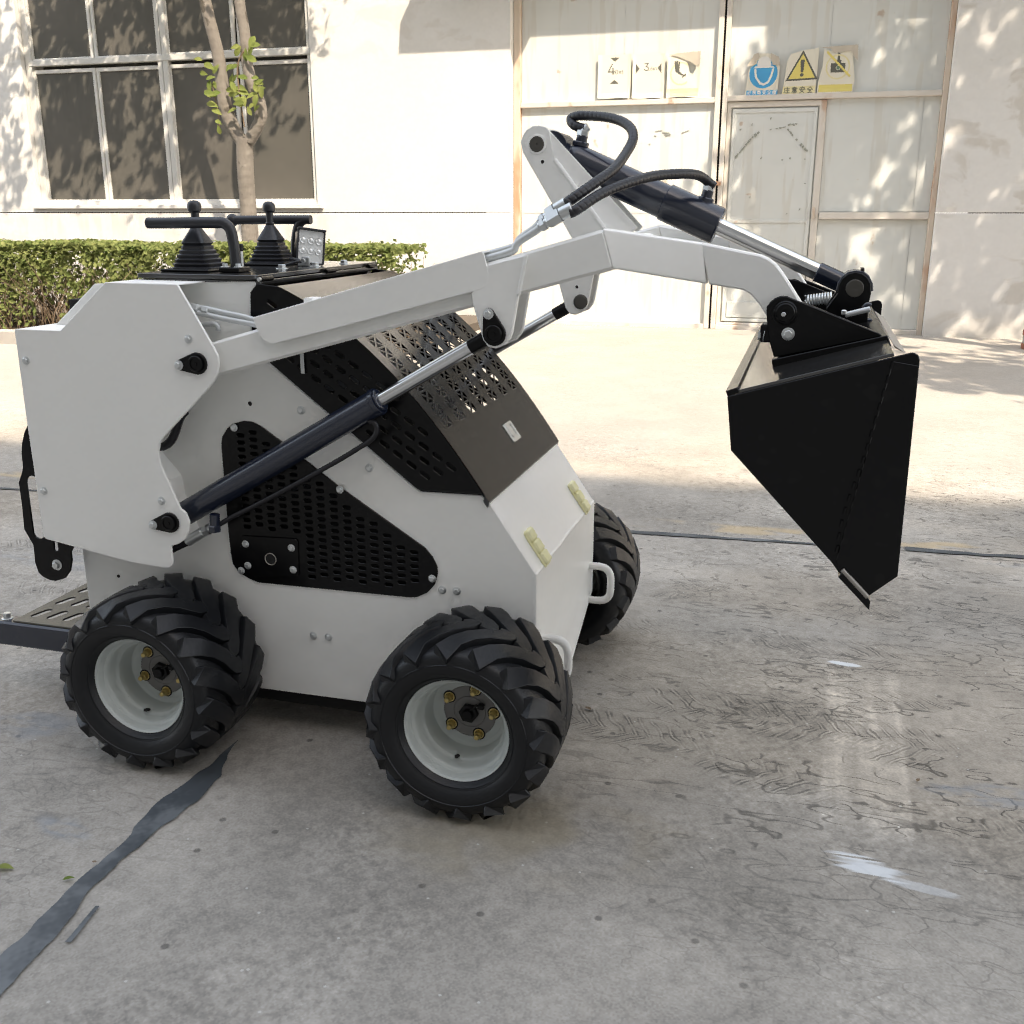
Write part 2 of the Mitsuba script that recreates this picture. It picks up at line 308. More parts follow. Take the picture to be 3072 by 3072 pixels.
part(t, 'seam', cat(strip((-9, 3.62), (-0.95, 3.925), 0.022, 5), strip((-0.93, 3.93), (0.16, 4.005), 0.034, 6), strip((0.42, 4.03), (4, 4.18), 0.036, 7)), 'tar')

# ------------------------------------------------------------------ factory building
def f_stucco(p, n, uv):
    g = fbm(p.x*1.1, p.z*1.1, 2, 4); s = fbm(p.x*2.6+fbm(p.x*3, p.z*3, 1, 3)*1.5, p.z*5.5+fbm(p.x*2, p.z*2, 1, 3)*2, 7, 5); f = fbm(p.x*30, p.z*30, p.y*30, 2)
    right = smoothstep(1.0, 1.4, p.x)+0.5*smoothstep(2.7, 3.2, p.z)+0.35*smoothstep(-5.5, -6.5, p.x)
    c = mix((0.73, 0.715, 0.69), (0.67, 0.655, 0.625), g)
    c = mix(c, (0.46, 0.41, 0.34), dr.clip(right, 0, 1)*0.42*smoothstep(0.55, 0.70, s))
    c = c*(1-0.08*f)
    foot = smoothstep(0.35, 0.0, p.z+0.25*(fbm(p.x*3, 0, 4, 3)-0.5))
    c = mix(c, (0.40, 0.37, 0.32), 0.45*foot)
    sill = smoothstep(1.34, 1.05, p.z)*smoothstep(0.4, 0.7, fbm(p.x*9, p.z*2, 3, 4))*smoothstep(-5.2, -5.8, p.x)*smoothstep(0.75, 1.3, p.z)
    return mix(c, (0.42, 0.40, 0.37), 0.5*sill)
def h_stucco(p, n, uv): return 0.003*fbm(p.x*22, p.z*22, p.y*22, 4)
mat('stucco', {'type': 'bumpmap', 'arbitrary': proc(h_stucco, 0.004), 'scale': 1.0, 'nested': principled(proc(f_stucco), 0.8, specular=0.25)})
def rusty(base):
    def f(p, n, uv):
        g = fbm(p.x*2.3, p.z*2.3, p.y*2.3, 4); r = fbm(p.x*7, p.z*7, p.y*7+3, 4); st = fbm(p.x*16, p.z*1.6, 5, 3)
        c = mix(base, tuple(0.90*b for b in base), g)
        c = mix(c, (0.50, 0.46, 0.38), 0.28*smoothstep(0.55, 0.72, st))
        return mix(c, (0.42, 0.30, 0.20), 0.6*smoothstep(0.73, 0.79, r))
    return f
mat('gate_sheet', principled(proc(rusty((0.65, 0.665, 0.64))), 0.5, specular=0.35))
def f_frame(p, n, uv):
    r = fbm(p.x*5, p.z*2.6, p.y*5+3, 4)
    return mix(mix((0.66, 0.63, 0.575), (0.60, 0.545, 0.48), r), (0.46, 0.30, 0.20), 0.75*smoothstep(0.60, 0.70, r))
mat('gate_frame', principled(proc(f_frame), 0.6, specular=0.3))
def f_rust(p, n, uv):
    r = fbm(p.x*6, p.z*3, p.y*6, 4)
    return mix((0.46, 0.28, 0.18), (0.60, 0.52, 0.43), smoothstep(0.36, 0.60, r))
mat('rust', principled(proc(f_rust), 0.75, specular=0.2))
def f_wframe(p, n, uv): return mix((0.66, 0.655, 0.63), (0.55, 0.53, 0.49), fbm(p.x*4, p.z*4, p.y*4, 4))
mat('window_frame', principled(proc(f_wframe), 0.5, specular=0.4))
def f_dust(p, n, uv): return mix((0.19, 0.175, 0.155), (0.12, 0.118, 0.102), fbm(p.x*1.4, p.z*1.4, 1, 4))
scene['mat_dusty_glass'] = {'type': 'blendbsdf', 'weight': {'type': 'rgb', 'value': [0.66, 0.66, 0.66]}, 'a': {'type': 'thindielectric'}, 'b': {'type': 'twosided', 'nested': principled(proc(f_dust), 0.12, specular=0.5)}}
mat('room', principled((0.16, 0.15, 0.13), 0.9))

mat('kerb_stone', principled((0.36, 0.34, 0.31), 0.8)); mat('soil', principled((0.09, 0.075, 0.06), 0.95))
B = thing('factory_building', 'cream rendered factory wall with a large window and a rusty sheet metal gate', 'building')
WY, GYP = 11.58, 11.75
WX0, WX1, WZ0, WZ1 = -9.66, -5.72, 1.335, 4.62
GX0, GX1, GZ1 = -3.34, 1.145, 4.15
hole_w = sbox(WX0, WZ0, WX1, WZ1); hole_g = sbox(GX0, -1, GX1, GZ1)
up = sbox(-24, 1.243, 14, 7.5).difference(unary_union([hole_w, hole_g])); lo = sbox(-24, -0.3, 14, 1.235).difference(hole_g)
part(B, 'wall', plate(up, WY, 11.98, 0.004), 'stucco')
part(B, 'lower_wall', plate(lo, WY, 11.98, 0.004), 'stucco')
part(B, 'joint_strip', cat(box(-24, GX0-0.3, 11.61, 11.63, 1.2, 1.28), box(GX1+0.3, 14, 11.61, 11.63, 1.2, 1.28)), 'soil')
part(B, 'roof', box(-24, 14, 11.3, 20, 7.5, 7.8), 'stucco')
part(B, 'awning', box(-3.7, 2.6, 10.75, 11.58, 4.43, 4.58, 0.01), 'stucco')
part(B, 'side_awning', plate([(-3.99, 4.12), (-2.60, 4.12), (-2.60, 4.43), (-3.96, 4.43)], 10.68, 11.58, 0.01), 'stucco')
# window: frames, four columns and two rows of panes
W = B+'__window'
fr = []
y0, y1 = 11.665, 11.735
colx = [(-9.54, -8.71), (-8.62, -7.785), (-7.605, -6.765), (-6.65, -5.81)]
fr += [box(WX0+0.004, -9.56, y0-0.02, y1, WZ0, WZ1, .005), box(-5.79, WX1-0.004, y0-0.02, y1, WZ0, WZ1, .005), box(-7.765, -7.705, y0-0.015, y1, WZ0, WZ1, .004), box(-7.695, -7.625, y0-0.022, y1, WZ0, WZ1, .004)]
fr += [box(-9.6, -5.75, y0-0.03, y1-.003, 2.985, 3.055, .005), box(-9.6, -5.75, y0-0.025, y1-.003, WZ0, 1.385, .005)]
part(B, 'window', cat(fr), 'window_frame')
for r, (za, zb) in enumerate([(1.40, 2.90), (3.075, 4.55)]):
    for c, (xa, xb) in enumerate(colx):
        f = 0.045; yy = y0+0.004+0.012*(c % 2)
        sash = Polygon(sbox(xa-f+.002, za-.02, xb+f-.002, zb+f).exterior.coords, [sbox(xa, za, xb, zb).exterior.coords])
        part(W, 'sash', plate(sash, yy, yy+0.045, 0.004), 'window_frame')
        part(W, 'pane', box(xa-.01, xb+.01, yy+0.022, yy+0.026, za-.01, zb+.01), 'dusty_glass')
part(W, 'sill', box(WX0-0.06, WX1+0.08, WY-0.045, 11.66, 1.285, 1.335, .008), 'stucco')
rm = box(-10.2, -5.2, 12.0, 15.5, 0.2, 5.2); rm.invert()
part(B, 'room', rm, 'room')
# gate
G = B+'__gate'
part(B, 'gate', box(GX0, GX1, 11.784, 11.83, -0.05, GZ1), 'gate_sheet')
shp = [(-3.26, -2.13, 2.41, 4.1), (-2.125, -1.14, 2.41, 4.1), (-1.01, -0.02, 2.41, 4.1), (-0.015, 1.09, 2.41, 4.1),
       (-3.26, -1.14, 1.235, 2.35), (-3.26, -1.14, 0.05, 1.23),
       (-0.0, 0.93, 1.255, 2.36), (0.935, 1.09, 1.255, 2.36), (-0.0, 0.93, 0.05, 1.165), (0.935, 1.09, 0.05, 1.165)]
def sheet(x0, x1, z0, z1, amp=0.006, seed=1, y=11.775, n=14):
    xs, zs = np.linspace(x0, x1, n), np.linspace(z0, z1, n); X, Z = np.meshgrid(xs, zs, indexing='ij')
    q = np.stack([X*1.7, Z*1.7, X*0+seed], -1); e = np.minimum(np.minimum(X-x0, x1-X), np.minimum(Z-z0, z1-Z)); e = np.clip(e/0.12, 0, 1)
    Y = y+(meshkit.fbm(q, 3, seed)-0.5)*2*amp*e
    i = np.arange(n*n).reshape(n, n)
    f = np.vstack([np.stack([i[:-1, :-1].ravel(), i[1:, :-1].ravel(), i[1:, 1:].ravel()], 1), np.stack([i[:-1, :-1].ravel(), i[1:, 1:].ravel(), i[:-1, 1:].ravel()], 1)])
    return tm(np.stack([X, Y, Z], -1).reshape(-1, 3), f)
for k, (xa, xb, za, zb) in enumerate(shp):
    part(G, 'panel', sheet(xa, xb, za, zb, 0.005, k+1), 'gate_sheet', True)
part(G, 'post', box(GX0+.004, -3.265, 11.70, 11.80, -0.02, GZ1, .005), 'rust')
part(G, 'post', box(-1.14, -1.085, 11.705, 11.80, 0.0, GZ1, .005), 'gate_frame')
part(G, 'post', box(-1.062, -1.012, 11.705, 11.80, 0.0, GZ1, .005), 'gate_frame')
part(G, 'post', box(1.092, GX1-.003, 11.70, 11.80, -0.02, GZ1, .005), 'rust')
part(G, 'gap', box(-1.084, -1.063, 11.76, 11.79, 0.0, GZ1), 'dark_void')
for xa, xb, za, zb in [(-3.263, -1.142, 2.352, 2.405), (-1.010, 1.09, 2.362, 2.415), (0.004, 1.09, 1.175, 1.245), (-3.263, -1.142, -0.01, 0.05), (-1.01, 1.09, -0.01, 0.045)]:
    part(G, 'rail', box(xa, xb, 11.71, 11.79, za, zb, .004), 'gate_frame')
wk = Polygon(sbox(-1.008, 0.046, -0.004, 2.355).exterior.coords, [sbox(-0.968, 0.07, -0.075, 2.30).exterior.coords])
part(G, 'wicket_frame', plate(wk, 11.745, 11.785, 0.004), 'gate_frame')
wk2 = Polygon(sbox(-0.950, 0.085, -0.088, 2.285).exterior.coords, [sbox(-0.915, 1.17, -0.125, 2.245).exterior.coords, sbox(-0.915, 0.12, -0.125, 1.135).exterior.coords])
part(G, 'wicket_door', plate(wk2, 11.752, 11.775, 0.003), 'gate_sheet')
part(G, 'wicket_panel', sheet(-0.92, -0.12, 1.165, 2.25, 0.006, 31, 11.765), 'gate_sheet', True)
part(G, 'wicket_panel', sheet(-0.92, -0.12, 0.115, 1.14, 0.006, 32, 11.766), 'gate_sheet', True)
part(G, 'kick_plate', box(-0.90, -0.40, 11.748, 11.757, 0.13, 0.30, .003), 'gate_sheet')
part(G, 'hinge', cat(cyl((-0.055, 11.72, 1.18), (-0.055, 11.72, 1.30), .014), cyl((-0.055, 11.72, 0.25), (-0.055, 11.72, 0.37), .014)), 'rust')
part(G, 'hasp', box(-1.10, -1.03, 11.67, 11.70, 1.52, 1.56, .004), 'rust')
# flaked tape scars on the wicket door and leaf, raised scraps
scr = []
for (xa, za, xb, zb, w) in [(-0.90, 1.80, -0.74, 2.00, .018), (-0.74, 2.00, -0.66, 2.06, .022), (-0.66, 2.06, -0.40, 2.10, .014), (-0.38, 2.12, -0.27, 2.13, .016), (-0.38, 2.08, -0.24, 1.93, .016), (-0.24, 1.93, -0.15, 1.84, .024)]:
    d = np.array([xb-xa, zb-za]); L = np.linalg.norm(d); m_ = max(3, int(L/0.03))
    for i in range(m_):
        if rng.random() < 0.25: continue
        t0, t1 = i/m_, (i+rng.uniform(.5, 1.0))/m_
        a = np.array([xa, za])+d*t0; b = np.array([xa, za])+d*t1
        scr.append(plate(LineString([a, b]).buffer(w*rng.uniform(.3, .6), cap_style='flat'), 11.755, 11.7625, 0))
for i in range(16):
    x, z = rng.uniform(-0.9, -0.15), rng.uniform(1.2, 2.2)
    scr.append(plate(affinity.rotate(sbox(x, z, x+rng.uniform(.01, .03), z+rng.uniform(.006, .018)), rng.uniform(0, 90)), 11.757, 11.7625, 0))
for i in range(7):
    x, z = rng.uniform(-1.85, -1.45), rng.uniform(1.95, 2.1)
    scr.append(plate(affinity.rotate(sbox(x, z, x+rng.uniform(.02, .09), z+rng.uniform(.004, .010)), rng.uniform(-10, 20)), 11.766, 11.772, 0))
mat('tape_scrap', principled((0.30, 0.31, 0.27), 0.7))
part(G, 'tape_scrap', cat(scr), 'tape_scrap', kind='stuff')

# ------------------------------------------------------------------ signs on the gate
mat('sign_paper', principled((0.70, 0.665, 0.56), 0.6, specular=0.3))
mat('sign_white', principled((0.72, 0.71, 0.67), 0.5, specular=0.3))
mat('sign_blue', principled((0.07, 0.33, 0.60), 0.45)); mat('sign_yellow', principled((0.68, 0.58, 0.17), 0.45)); mat('sign_pale_yellow', principled((0.70, 0.63, 0.36), 0.5))
mat('sign_black', principled((0.11, 0.11, 0.09), 0.5)); mat('sign_torn', principled((0.50, 0.45, 0.37), 0.8)); mat('sign_green', principled((0.14, 0.22, 0.15), 0.5))
def curl(x, z, x0, x1, z0, z1, seed):
    u, v = (x-x0)/(x1-x0), (z-z0)/(z1-z0)
    q = np.stack([u*2.2, v*2.2, u*0+seed*3.7], -1)
    return 11.742-0.016*meshkit.noise(q, seed)-0.030*np.clip(0.14-v, 0, 1)*4*(0.4+meshkit.noise(np.stack([u*3, u*0, u*0], -1), seed+2))-0.012*np.clip(np.abs(u-.5)-.4, 0, 1)*8
def curved(poly, x0, x1, z0, z1, seed, off=0.0, cell=0.02):
    """flat shape cut into a grid and laid on the curled sheet"""
    out_v, out_f = [], []; n = 0
    geoms = [poly] if isinstance(poly, Polygon) else list(poly.geoms)
    for g in geoms:
        a, b, c, d = g.bounds
        for xi in np.arange(math.floor(a/cell), math.ceil(c/cell)):
            for zi in np.arange(math.floor(b/cell), math.ceil(d/cell)):
                h = g.intersection(sbox(xi*cell, zi*cell, (xi+1)*cell, (zi+1)*cell))
                for q in ([h] if isinstance(h, Polygon) else getattr(h, 'geoms', [])):
                    if not isinstance(q, Polygon) or q.area < 1e-9: continue
                    rs = [ring(q.exterior)]+[ring(i) for i in q.interiors]; tri = fancap(rs).astype(int); p = np.vstack(rs)
                    out_v.append(np.column_stack([p[:, 0], curl(p[:, 0], p[:, 1], x0, x1, z0, z1, seed)-off, p[:, 1]])); out_f.append(tri+n); n += len(p)
    return tm(np.vstack(out_v), np.vstack(out_f))
def glyph(strokes, x, z, h, w=0.09):
    """strokes in a unit square"""
    return unary_union([LineString([(x+a*h, z+b*h) for a, b in s]).buffer(w*h/2, cap_style='square', quad_segs=2) for s in strokes])
def word(text, x, z, h):
    m = meshkit.text_mesh(text, h, 0.001)
    v = np.asarray(m.vertices); f = np.asarray(m.faces)
    fl = [Polygon(v[t][:, :2]) for t, nz in zip(f, m.face_normals) if nz[2] > 0.5]
    return affinity.translate(unary_union(fl).buffer(0.0003), x, z)
ZHU = [[(.12,.85),(.2,.75)],[(.05,.62),(.15,.52)],[(.05,.1),(.22,.38)],[(.55,.95),(.65,.85)],[(.35,.75),(.95,.75)],[(.4,.45),(.9,.45)],[(.65,.75),(.65,.1)],[(.3,.08),(1,.08)]]
YI = [[(.5,1),(.5,.9)],[(.15,.88),(.85,.88)],[(.3,.84),(.36,.74)],[(.7,.84),(.64,.74)],[(.05,.72),(.95,.72)],[(.25,.62),(.75,.62),(.75,.35),(.25,.35),(.25,.62)],[(.25,.48),(.75,.48)],[(.15,.25),(.08,.08)],[(.3,.26),(.34,.05),(.66,.05),(.72,.16)],[(.5,.28),(.55,.18)],[(.82,.26),(.92,.12)]]
AN = [[(.5,1),(.5,.9)],[(.1,.72),(.1,.86),(.9,.86),(.9,.72)],[(.45,.8),(.25,.38),(.8,.05)],[(.72,.6),(.55,.25),(.12,.02)],[(.05,.55),(.95,.55)]]
QUAN = [[(.5,.98),(.05,.55)],[(.5,.98),(.95,.55)],[(.28,.52),(.72,.52)],[(.3,.3),(.7,.3)],[(.5,.52),(.5,.06)],[(.12,.05),(.88,.05)]]
BI = [[(.1,.6),(.05,.3)],[(.3,.75),(.34,.2),(.7,.14),(.8,.34)],[(.5,.9),(.58,.75)],[(.85,.85),(.15,.1)],[(.88,.6),(.95,.4)]]
XU = [[(.3,.95),(.08,.75)],[(.3,.7),(.06,.45)],[(.3,.45),(.02,.08)],[(.42,.92),(.98,.92)],[(.5,.78),(.9,.78),(.9,.28),(.5,.28),(.5,.78)],[(.5,.6),(.9,.6)],[(.5,.45),(.9,.45)],[(.6,.25),(.42,.05)],[(.8,.25),(.96,.05)]]
DAI = [[(.05,.9),(.6,.9)],[(.32,1),(.32,.75)],[(.0,.75),(.95,.75)],[(.12,.65),(.5,.65),(.5,.4),(.12,.4),(.12,.65)],[(.05,.25),(.58,.25)],[(.2,.35),(.2,.1)],[(.42,.35),(.42,.1)],[(.66,1),(.76,.3),(.95,.02)],[(.9,.55),(.6,.05)]]
MAO = [[(.05,.75),(.05,.25)],[(.05,.75),(.38,.75),(.38,.3)],[(.22,.95),(.22,.02)],[(.48,.92),(.95,.92),(.95,.65),(.48,.65),(.48,.92)],[(.52,.52),(.9,.52),(.9,.05),(.52,.05),(.52,.52)],[(.52,.36),(.9,.36)],[(.52,.2),(.9,.2)]]
def sign(label, x0, x1, z0, z1, seed, outline=None):
    t = thing('notice_sign', label, 'sign', 'notices on the gate')
    W_, H_ = x1-x0, z1-z0
    o = Polygon([(x0+a*W_, z0+b*H_) for a, b in (outline or [(0, 0.02), (0.3, 0), (0.6, 0.02), (0.98, 0.0), (1, 0.3), (0.99, 0.7), (1, 1), (0.5, 0.99), (0, 1)])])
    part(t, 'paper', curved(o, x0, x1, z0, z1, seed), 'sign_paper', True)
    P = lambda a, b: (x0+a*W_, z0+b*H_)
    return t, P, (x0, x1, z0, z1, seed)
def put(t, name, g, fr, m, off=0.002): part(t, name, curved(g, *fr, off), m, True)
# height limit
t, P, fr = sign('faded paper notice reading 4.0m between two dark triangles, leftmost of the row', -2.40, -2.04, 2.42, 2.862, 1)
put(t, 'print', unary_union([Polygon([P(.36, .93), P(.64, .93), P(.5, .84)]), Polygon([P(.36, .34), P(.64, .34), P(.5, .43)]), word('4', *P(.27, .55), .105), word('.0m', *P(.46, .555), .045)]), fr, 'sign_black')
# width limit
t, P, fr = sign('faded paper notice reading 3.6m between left and right triangles', -2.025, -1.685, 2.41, 2.860, 2)
put(t, 'print', unary_union([Polygon([P(.10, .78), P(.10, .56), P(.22, .67)]), Polygon([P(.90, .78), P(.90, .56), P(.78, .67)]), word('3', *P(.34, .62), .075), word('.6m', *P(.50, .625), .036)]), fr, 'sign_black')
# no climbing / hand notice, torn
t, P, fr = sign('torn yellowed notice with a hand symbol, third from left on the gate', -1.655, -1.31, 2.405, 2.85, 3, [(0, 0.02), (.5, 0.04), (1, 0), (1, .5), (.98, .8), (.72, .45), (.62, .75), (.45, .95), (0, .97)])
put(t, 'ring', Point(*P(.42, .55)).buffer(.115, quad_segs=20).difference(Point(*P(.42, .55)).buffer(.100, quad_segs=20)).intersection(sbox(P(0, 0)[0], P(0, .2)[1], P(.62, 0)[0], P(0, .9)[1])), fr, 'sign_pale_yellow')
put(t, 'band', sbox(*P(.02, .05), *P(.96, .22)), fr, 'sign_pale_yellow')
hand = unary_union([LineString([P(.24, .80), P(.28, .62), P(.40, .55)]).buffer(.012), LineString([P(.30, .82), P(.32, .66)]).buffer(.008), LineString([P(.36, .80), P(.35, .64)]).buffer(.007), Point(*P(.31, .62)).buffer(.022), LineString([P(.40, .54), P(.55, .50)]).buffer(.007), LineString([P(.47, .47), P(.56, .53)]).buffer(.006)])
put(t, 'print', hand, fr, 'sign_black', .003)
put(t, 'torn_flap', Polygon([P(.05, .97), P(.4, 1.0), P(1.0, 1.02), P(1.0, .76), P(.9, .70), P(.7, .8), P(.5, .86), P(.3, .92)]), fr, 'sign_torn', .012)
# blue helmet notice
t, P, fr = sign('blue round mandatory helmet notice with a torn top', -0.838, -0.497, 2.405, 2.815, 4, [(0, 0.0), (.5, .03), (.97, .01), (.98, .4), (1, .7), (.86, .92), (.62, 1), (.35, 1), (.25, .8), (.08, .6)])
disc = Point(*P(.52, .53)).buffer(.142, quad_segs=28).intersection(Polygon([P(0, 0), P(1, 0), P(1, .74), P(.82, .76), P(.72, .98), P(.38, .98), P(.30, .76), P(.0, .62)]))
put(t, 'disc', disc, fr, 'sign_blue')
hel = unary_union([Point(*P(.53, .76)).buffer(.070, quad_segs=12).intersection(sbox(*P(.2, .68), *P(.9, 1.0))), Polygon([P(.26, .70), P(.80, .70), P(.84, .66), P(.22, .66)])])
face = LineString([P(.27, .62), P(.31, .44), P(.44, .30), P(.56, .27), P(.68, .33), P(.76, .48), P(.80, .62)]).buffer(.011)
put(t, 'print', unary_union([hel, face]), fr, 'sign_white', .004)
put(t, 'caption_band', sbox(*P(.05, .02), *P(.97, .135)), fr, 'sign_blue')
put(t, 'caption', unary_union([glyph(g, P(.07+.15*i, 0)[0], P(0, .035)[1], .040, .13) for i, g in enumerate([BI, XU, DAI, AN, QUAN, MAO])]), fr, 'sign_white', .004)
put(t, 'torn_flap', unary_union([Polygon([P(.02, .70), P(.22, .98), P(.34, 1.02), P(.38, .92), P(.20, .72)]), Polygon([P(.70, 1.0), P(.95, .9), P(1.0, .70), P(.78, .72), P(.72, .86)])]), fr, 'sign_torn', .012)
# warning triangle
t, P, fr = sign('yellow warning triangle notice with an exclamation mark', -0.464, -0.122, 2.39, 2.845, 5, [(0, 0.02), (.5, 0.06), (.98, 0.03), (.99, .5), (1, 1), (.6, .97), (.2, .9), (.1, .75), (.06, .4)])
tri = Polygon([P(.10, .34), P(1.0, .36), P(.55, .95)])
put(t, 'border', tri.buffer(.004), fr, 'sign_black'); put(t, 'triangle', tri.buffer(-.013), fr, 'sign_yellow', .004)
put(t, 'print', unary_union([Polygon([P(.50, .76), P(.60, .76), P(.575, .52), P(.525, .52)]).buffer(.004), Point(*P(.55, .455)).buffer(.017)]), fr, 'sign_black', .006)
put(t, 'caption_band', Polygon([P(.02, .06), P(.96, .07), P(.97, .22), P(.03, .22)]), fr, 'sign_pale_yellow')
put(t, 'caption', unary_union([glyph(g, P(.06+.225*i, 0)[0], P(0, .075)[1], .058, .12) for i, g in enumerate([ZHU, YI, AN, QUAN])]), fr, 'sign_black', .005)
# no photography
t, P, fr = sign('torn notice with a camera in a yellow prohibition ring, rightmost of the row', -0.115, 0.245, 2.40, 2.835, 6, [(0, 0.02), (.4, 0.03), (.97, .05), (1, .3), (.93, .7), (.88, .98), (.3, .95), (.12, 1), (.1, .6), (.02, .3)])
c0 = P(.52, .60)
put(t, 'ring', unary_union([Point(*c0).buffer(.118, quad_segs=20).difference(Point(*c0).buffer(.104, quad_segs=20))]), fr, 'sign_pale_yellow')
put(t, 'camera', unary_union([sbox(*P(.33, .48), *P(.72, .68)), sbox(*P(.45, .67), *P(.60, .75)), sbox(*P(.50, .74), *P(.56, .90))]).difference(Point(*P(.53, .58)).buffer(.022)), fr, 'sign_black')
put(t, 'lens', Point(*P(.53, .58)).buffer(.017), fr, 'sign_green', .003)
put(t, 'slash', LineString([P(.22, .92), P(.85, .40)]).buffer(.010), fr, 'sign_yellow', .006)
put(t, 'band', sbox(*P(.04, .06), *P(.95, .22)), fr, 'sign_yellow')
put(t, 'torn_flap', Polygon([P(.0, 1.03), P(1.02, 1.06), P(1.04, .72), P(.95, .78), P(.84, .93), P(.4, .9), P(.3, .99)]), fr, 'sign_torn', .010)

# ------------------------------------------------------------------ kerb, soil, opposite building, pillar

struct('soil', box(-16, -3.5, 8.55, 11.56, -0.05, 0.09), 'soil', False, 'dry brown soil under the hedge')
for i in range(12):
    x = -15.9+i*1.02
    k = part(None, 'kerb_stone_block' if False else 'kerb', box(x, x+1.005, 8.40, 8.54, -0.05, 0.13, .012), 'kerb_stone'); labels[k] = {'kind': 'structure'}
mat('brick_red', principled((0.28, 0.115, 0.07), 0.85))
t = thing('brick_pillar', 'low red brick pier just inside the right edge beside the wall', 'brick pier')
for r in range(5):
    for c in range(3):
        xo = 0.06*(r % 2)
        part(t, 'brick', box(1.955+c*.125+xo*.5, 2.07+c*.125+xo*.5, 10.70, 10.82, r*.062, r*.062+.054, .004), 'brick_red')
part(t, 'mortar', box(1.962, 2.33, 10.708, 10.815, 0, .306), 'kerb_stone')
mat('facade', principled((0.33, 0.315, 0.29), 0.8))
t = thing('opposite_building', 'tall plain block across the yard behind the camera that shades the loader', 'building')
H0 = 15.35
part(t, 'wall', plate([(-26, -0.2), (22, -0.2), (22, H0+0.9), (-26, H0-0.9)], -7.0, -16.0, 0), 'facade')
for r in range(4):
    for c in range(9):
        part(t, 'window', box(-24+c*5, -21.4+c*5, -7.0, -6.97, 1.4+r*3.5, 3.3+r*3.5), 'black_gloss')
# ------------------------------------------------------------------ compact loader
L = thing('compact_loader', 'white stand-on compact loader with four knobbly tyres and a raised black bucket', 'loader')
YC, YB, YF = 2.385, 2.070, 2.700      # centre line, near side, far side
def both(name, mesh, m, smooth=False, sub=None):
    """the near part and its mirror image on the far side"""
    a = part(L if sub is None else sub, name, mesh, m, smooth)
    b = part(L if sub is None else sub, name, mirror(mesh), m, smooth)
    return a, b

# body side panels
side = rnd([(-1.724, 0.108), (-0.60, 0.112), (-0.5375, 0.222), [(-0.538, 0.480)][0], [(-0.649, 0.641)][0], [(-0.663, 0.652)][0], [(-0.806, 0.650), (-0.821, 0.659), (-1.157, 0.919)][0], [(-0.821, 0.659)][0], [(-1.157, 0.919)][0],
             [(-1.204, 0.961)][0], [(-1.200, 1.023)][0], [(-1.195, 1.077)][0], [(-1.183, 1.096), (-1.185, 1.102)][0], [(-1.185, 1.103)][0], (-1.60, 1.090), (-1.724, 0.99)], 0.004)
kid = rnd([(-1.299, 0.729), (-1.295, 0.747), (-1.280, 0.768), (-1.259, 0.781), (-1.236, 0.788), (-1.214, 0.787), (-1.192, 0.778), (-1.138, 0.743), (-1.006, 0.651), (-0.798, 0.521), (-0.781, 0.502), (-0.769, 0.479), (-0.768, 0.462), (-0.776, 0.434), (-0.795, 0.412), (-0.820, 0.399), (-0.838, 0.396), (-1.228, 0.393), (-1.251, 0.400), (-1.280, 0.414), (-1.294, 0.435), (-1.297, 0.460), (-1.299, 0.532)], 0.008)
kin = kid.buffer(-0.010)
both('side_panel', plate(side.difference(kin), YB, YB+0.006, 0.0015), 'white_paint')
# slotted black grille over the opening
sl = []
kx0, kz0, kx1, kz1 = kid.bounds
nogo = Polygon([(-1.279, 0.515), (-1.112, 0.517), (-1.114, 0.424), (-1.289, 0.397)]).buffer(.004)
for i in range(60):
    for j in range(40):
        x = kx0+0.02+i*0.0325; z = kz0+0.012+j*0.0170+(0.0085 if i % 2 else 0)
        g = stadium(x, z, 0.0195, 0.0085, 0)
        if kid.buffer(-0.016).contains(g) and not nogo.intersects(g): sl.append(g)
gr = both('side_grille', plate(kid.difference(unary_union(sl)), YB-0.004, YB, 0.0012), 'black_paint')
part(L, 'grille_plate', plate(rnd([(-1.265, 0.510), (-1.113, 0.515), (-1.116, 0.422), (-1.238, 0.407), (-1.264, 0.427)], .01), YB-0.008, YB-0.0042, .001), 'black_paint')
rc = [(-1.188, 2.060, 0.458)][0]
part(L, 'grommet', orient(lathe([(.0125, 0), (.0142, .0015), (.0155, .0005), (.0155, 0)], n=28), V3(rc[0], YB-0.008, rc[2]), (1, 0, 0), (0, -1, 0)), 'raw_steel', 40)
part(L, 'port_plug', cyl((rc[0], YB-0.006, rc[2]), (rc[0], YB-0.0085, rc[2]), .0125), 'dark_void')
for q in [(-1.259, 2.062, 0.772), (-0.999, 2.062, 0.643), (-0.780, 2.062, 0.450), (-1.252, 2.062, 0.490), (-1.131, 2.062, 0.491), (-1.130, 2.062, 0.437), (-1.250, 2.062, 0.436), (-1.269, 2.062, 0.421)]:
    part(L, 'bolt', bolt((q[0], YB-0.0075, q[2]), (0, -1, 0), .0062 if q[0] > -9 else .006, .005, rng.uniform(0, 1)), 'zinc')
for q in [(-0.927, 2.070, 0.697), (-0.759, 2.070, 0.422)]+[(-0.724, 2.070, 0.423)]+[(-1.089, 2.070, 0.820)]+[(-1.091, 2.070, 0.270), (-1.051, 2.070, 0.271)]:
    part(L, 'bolt', bolt((q[0], YB, q[2]), (0, -1, 0), .0065, .005, rng.uniform(0, 1)), 'zinc')
for q in [(-1.217, 2.070, 0.828)]+[(-1.218, 2.070, 0.829)]+[(-1.625, 2.070, 0.369)]:
    part(L, 'drilled_hole', cyl((q[0], YB+.003, q[2]), (q[0], YB-.0006, q[2]), .0045, 12), 'dark_void')
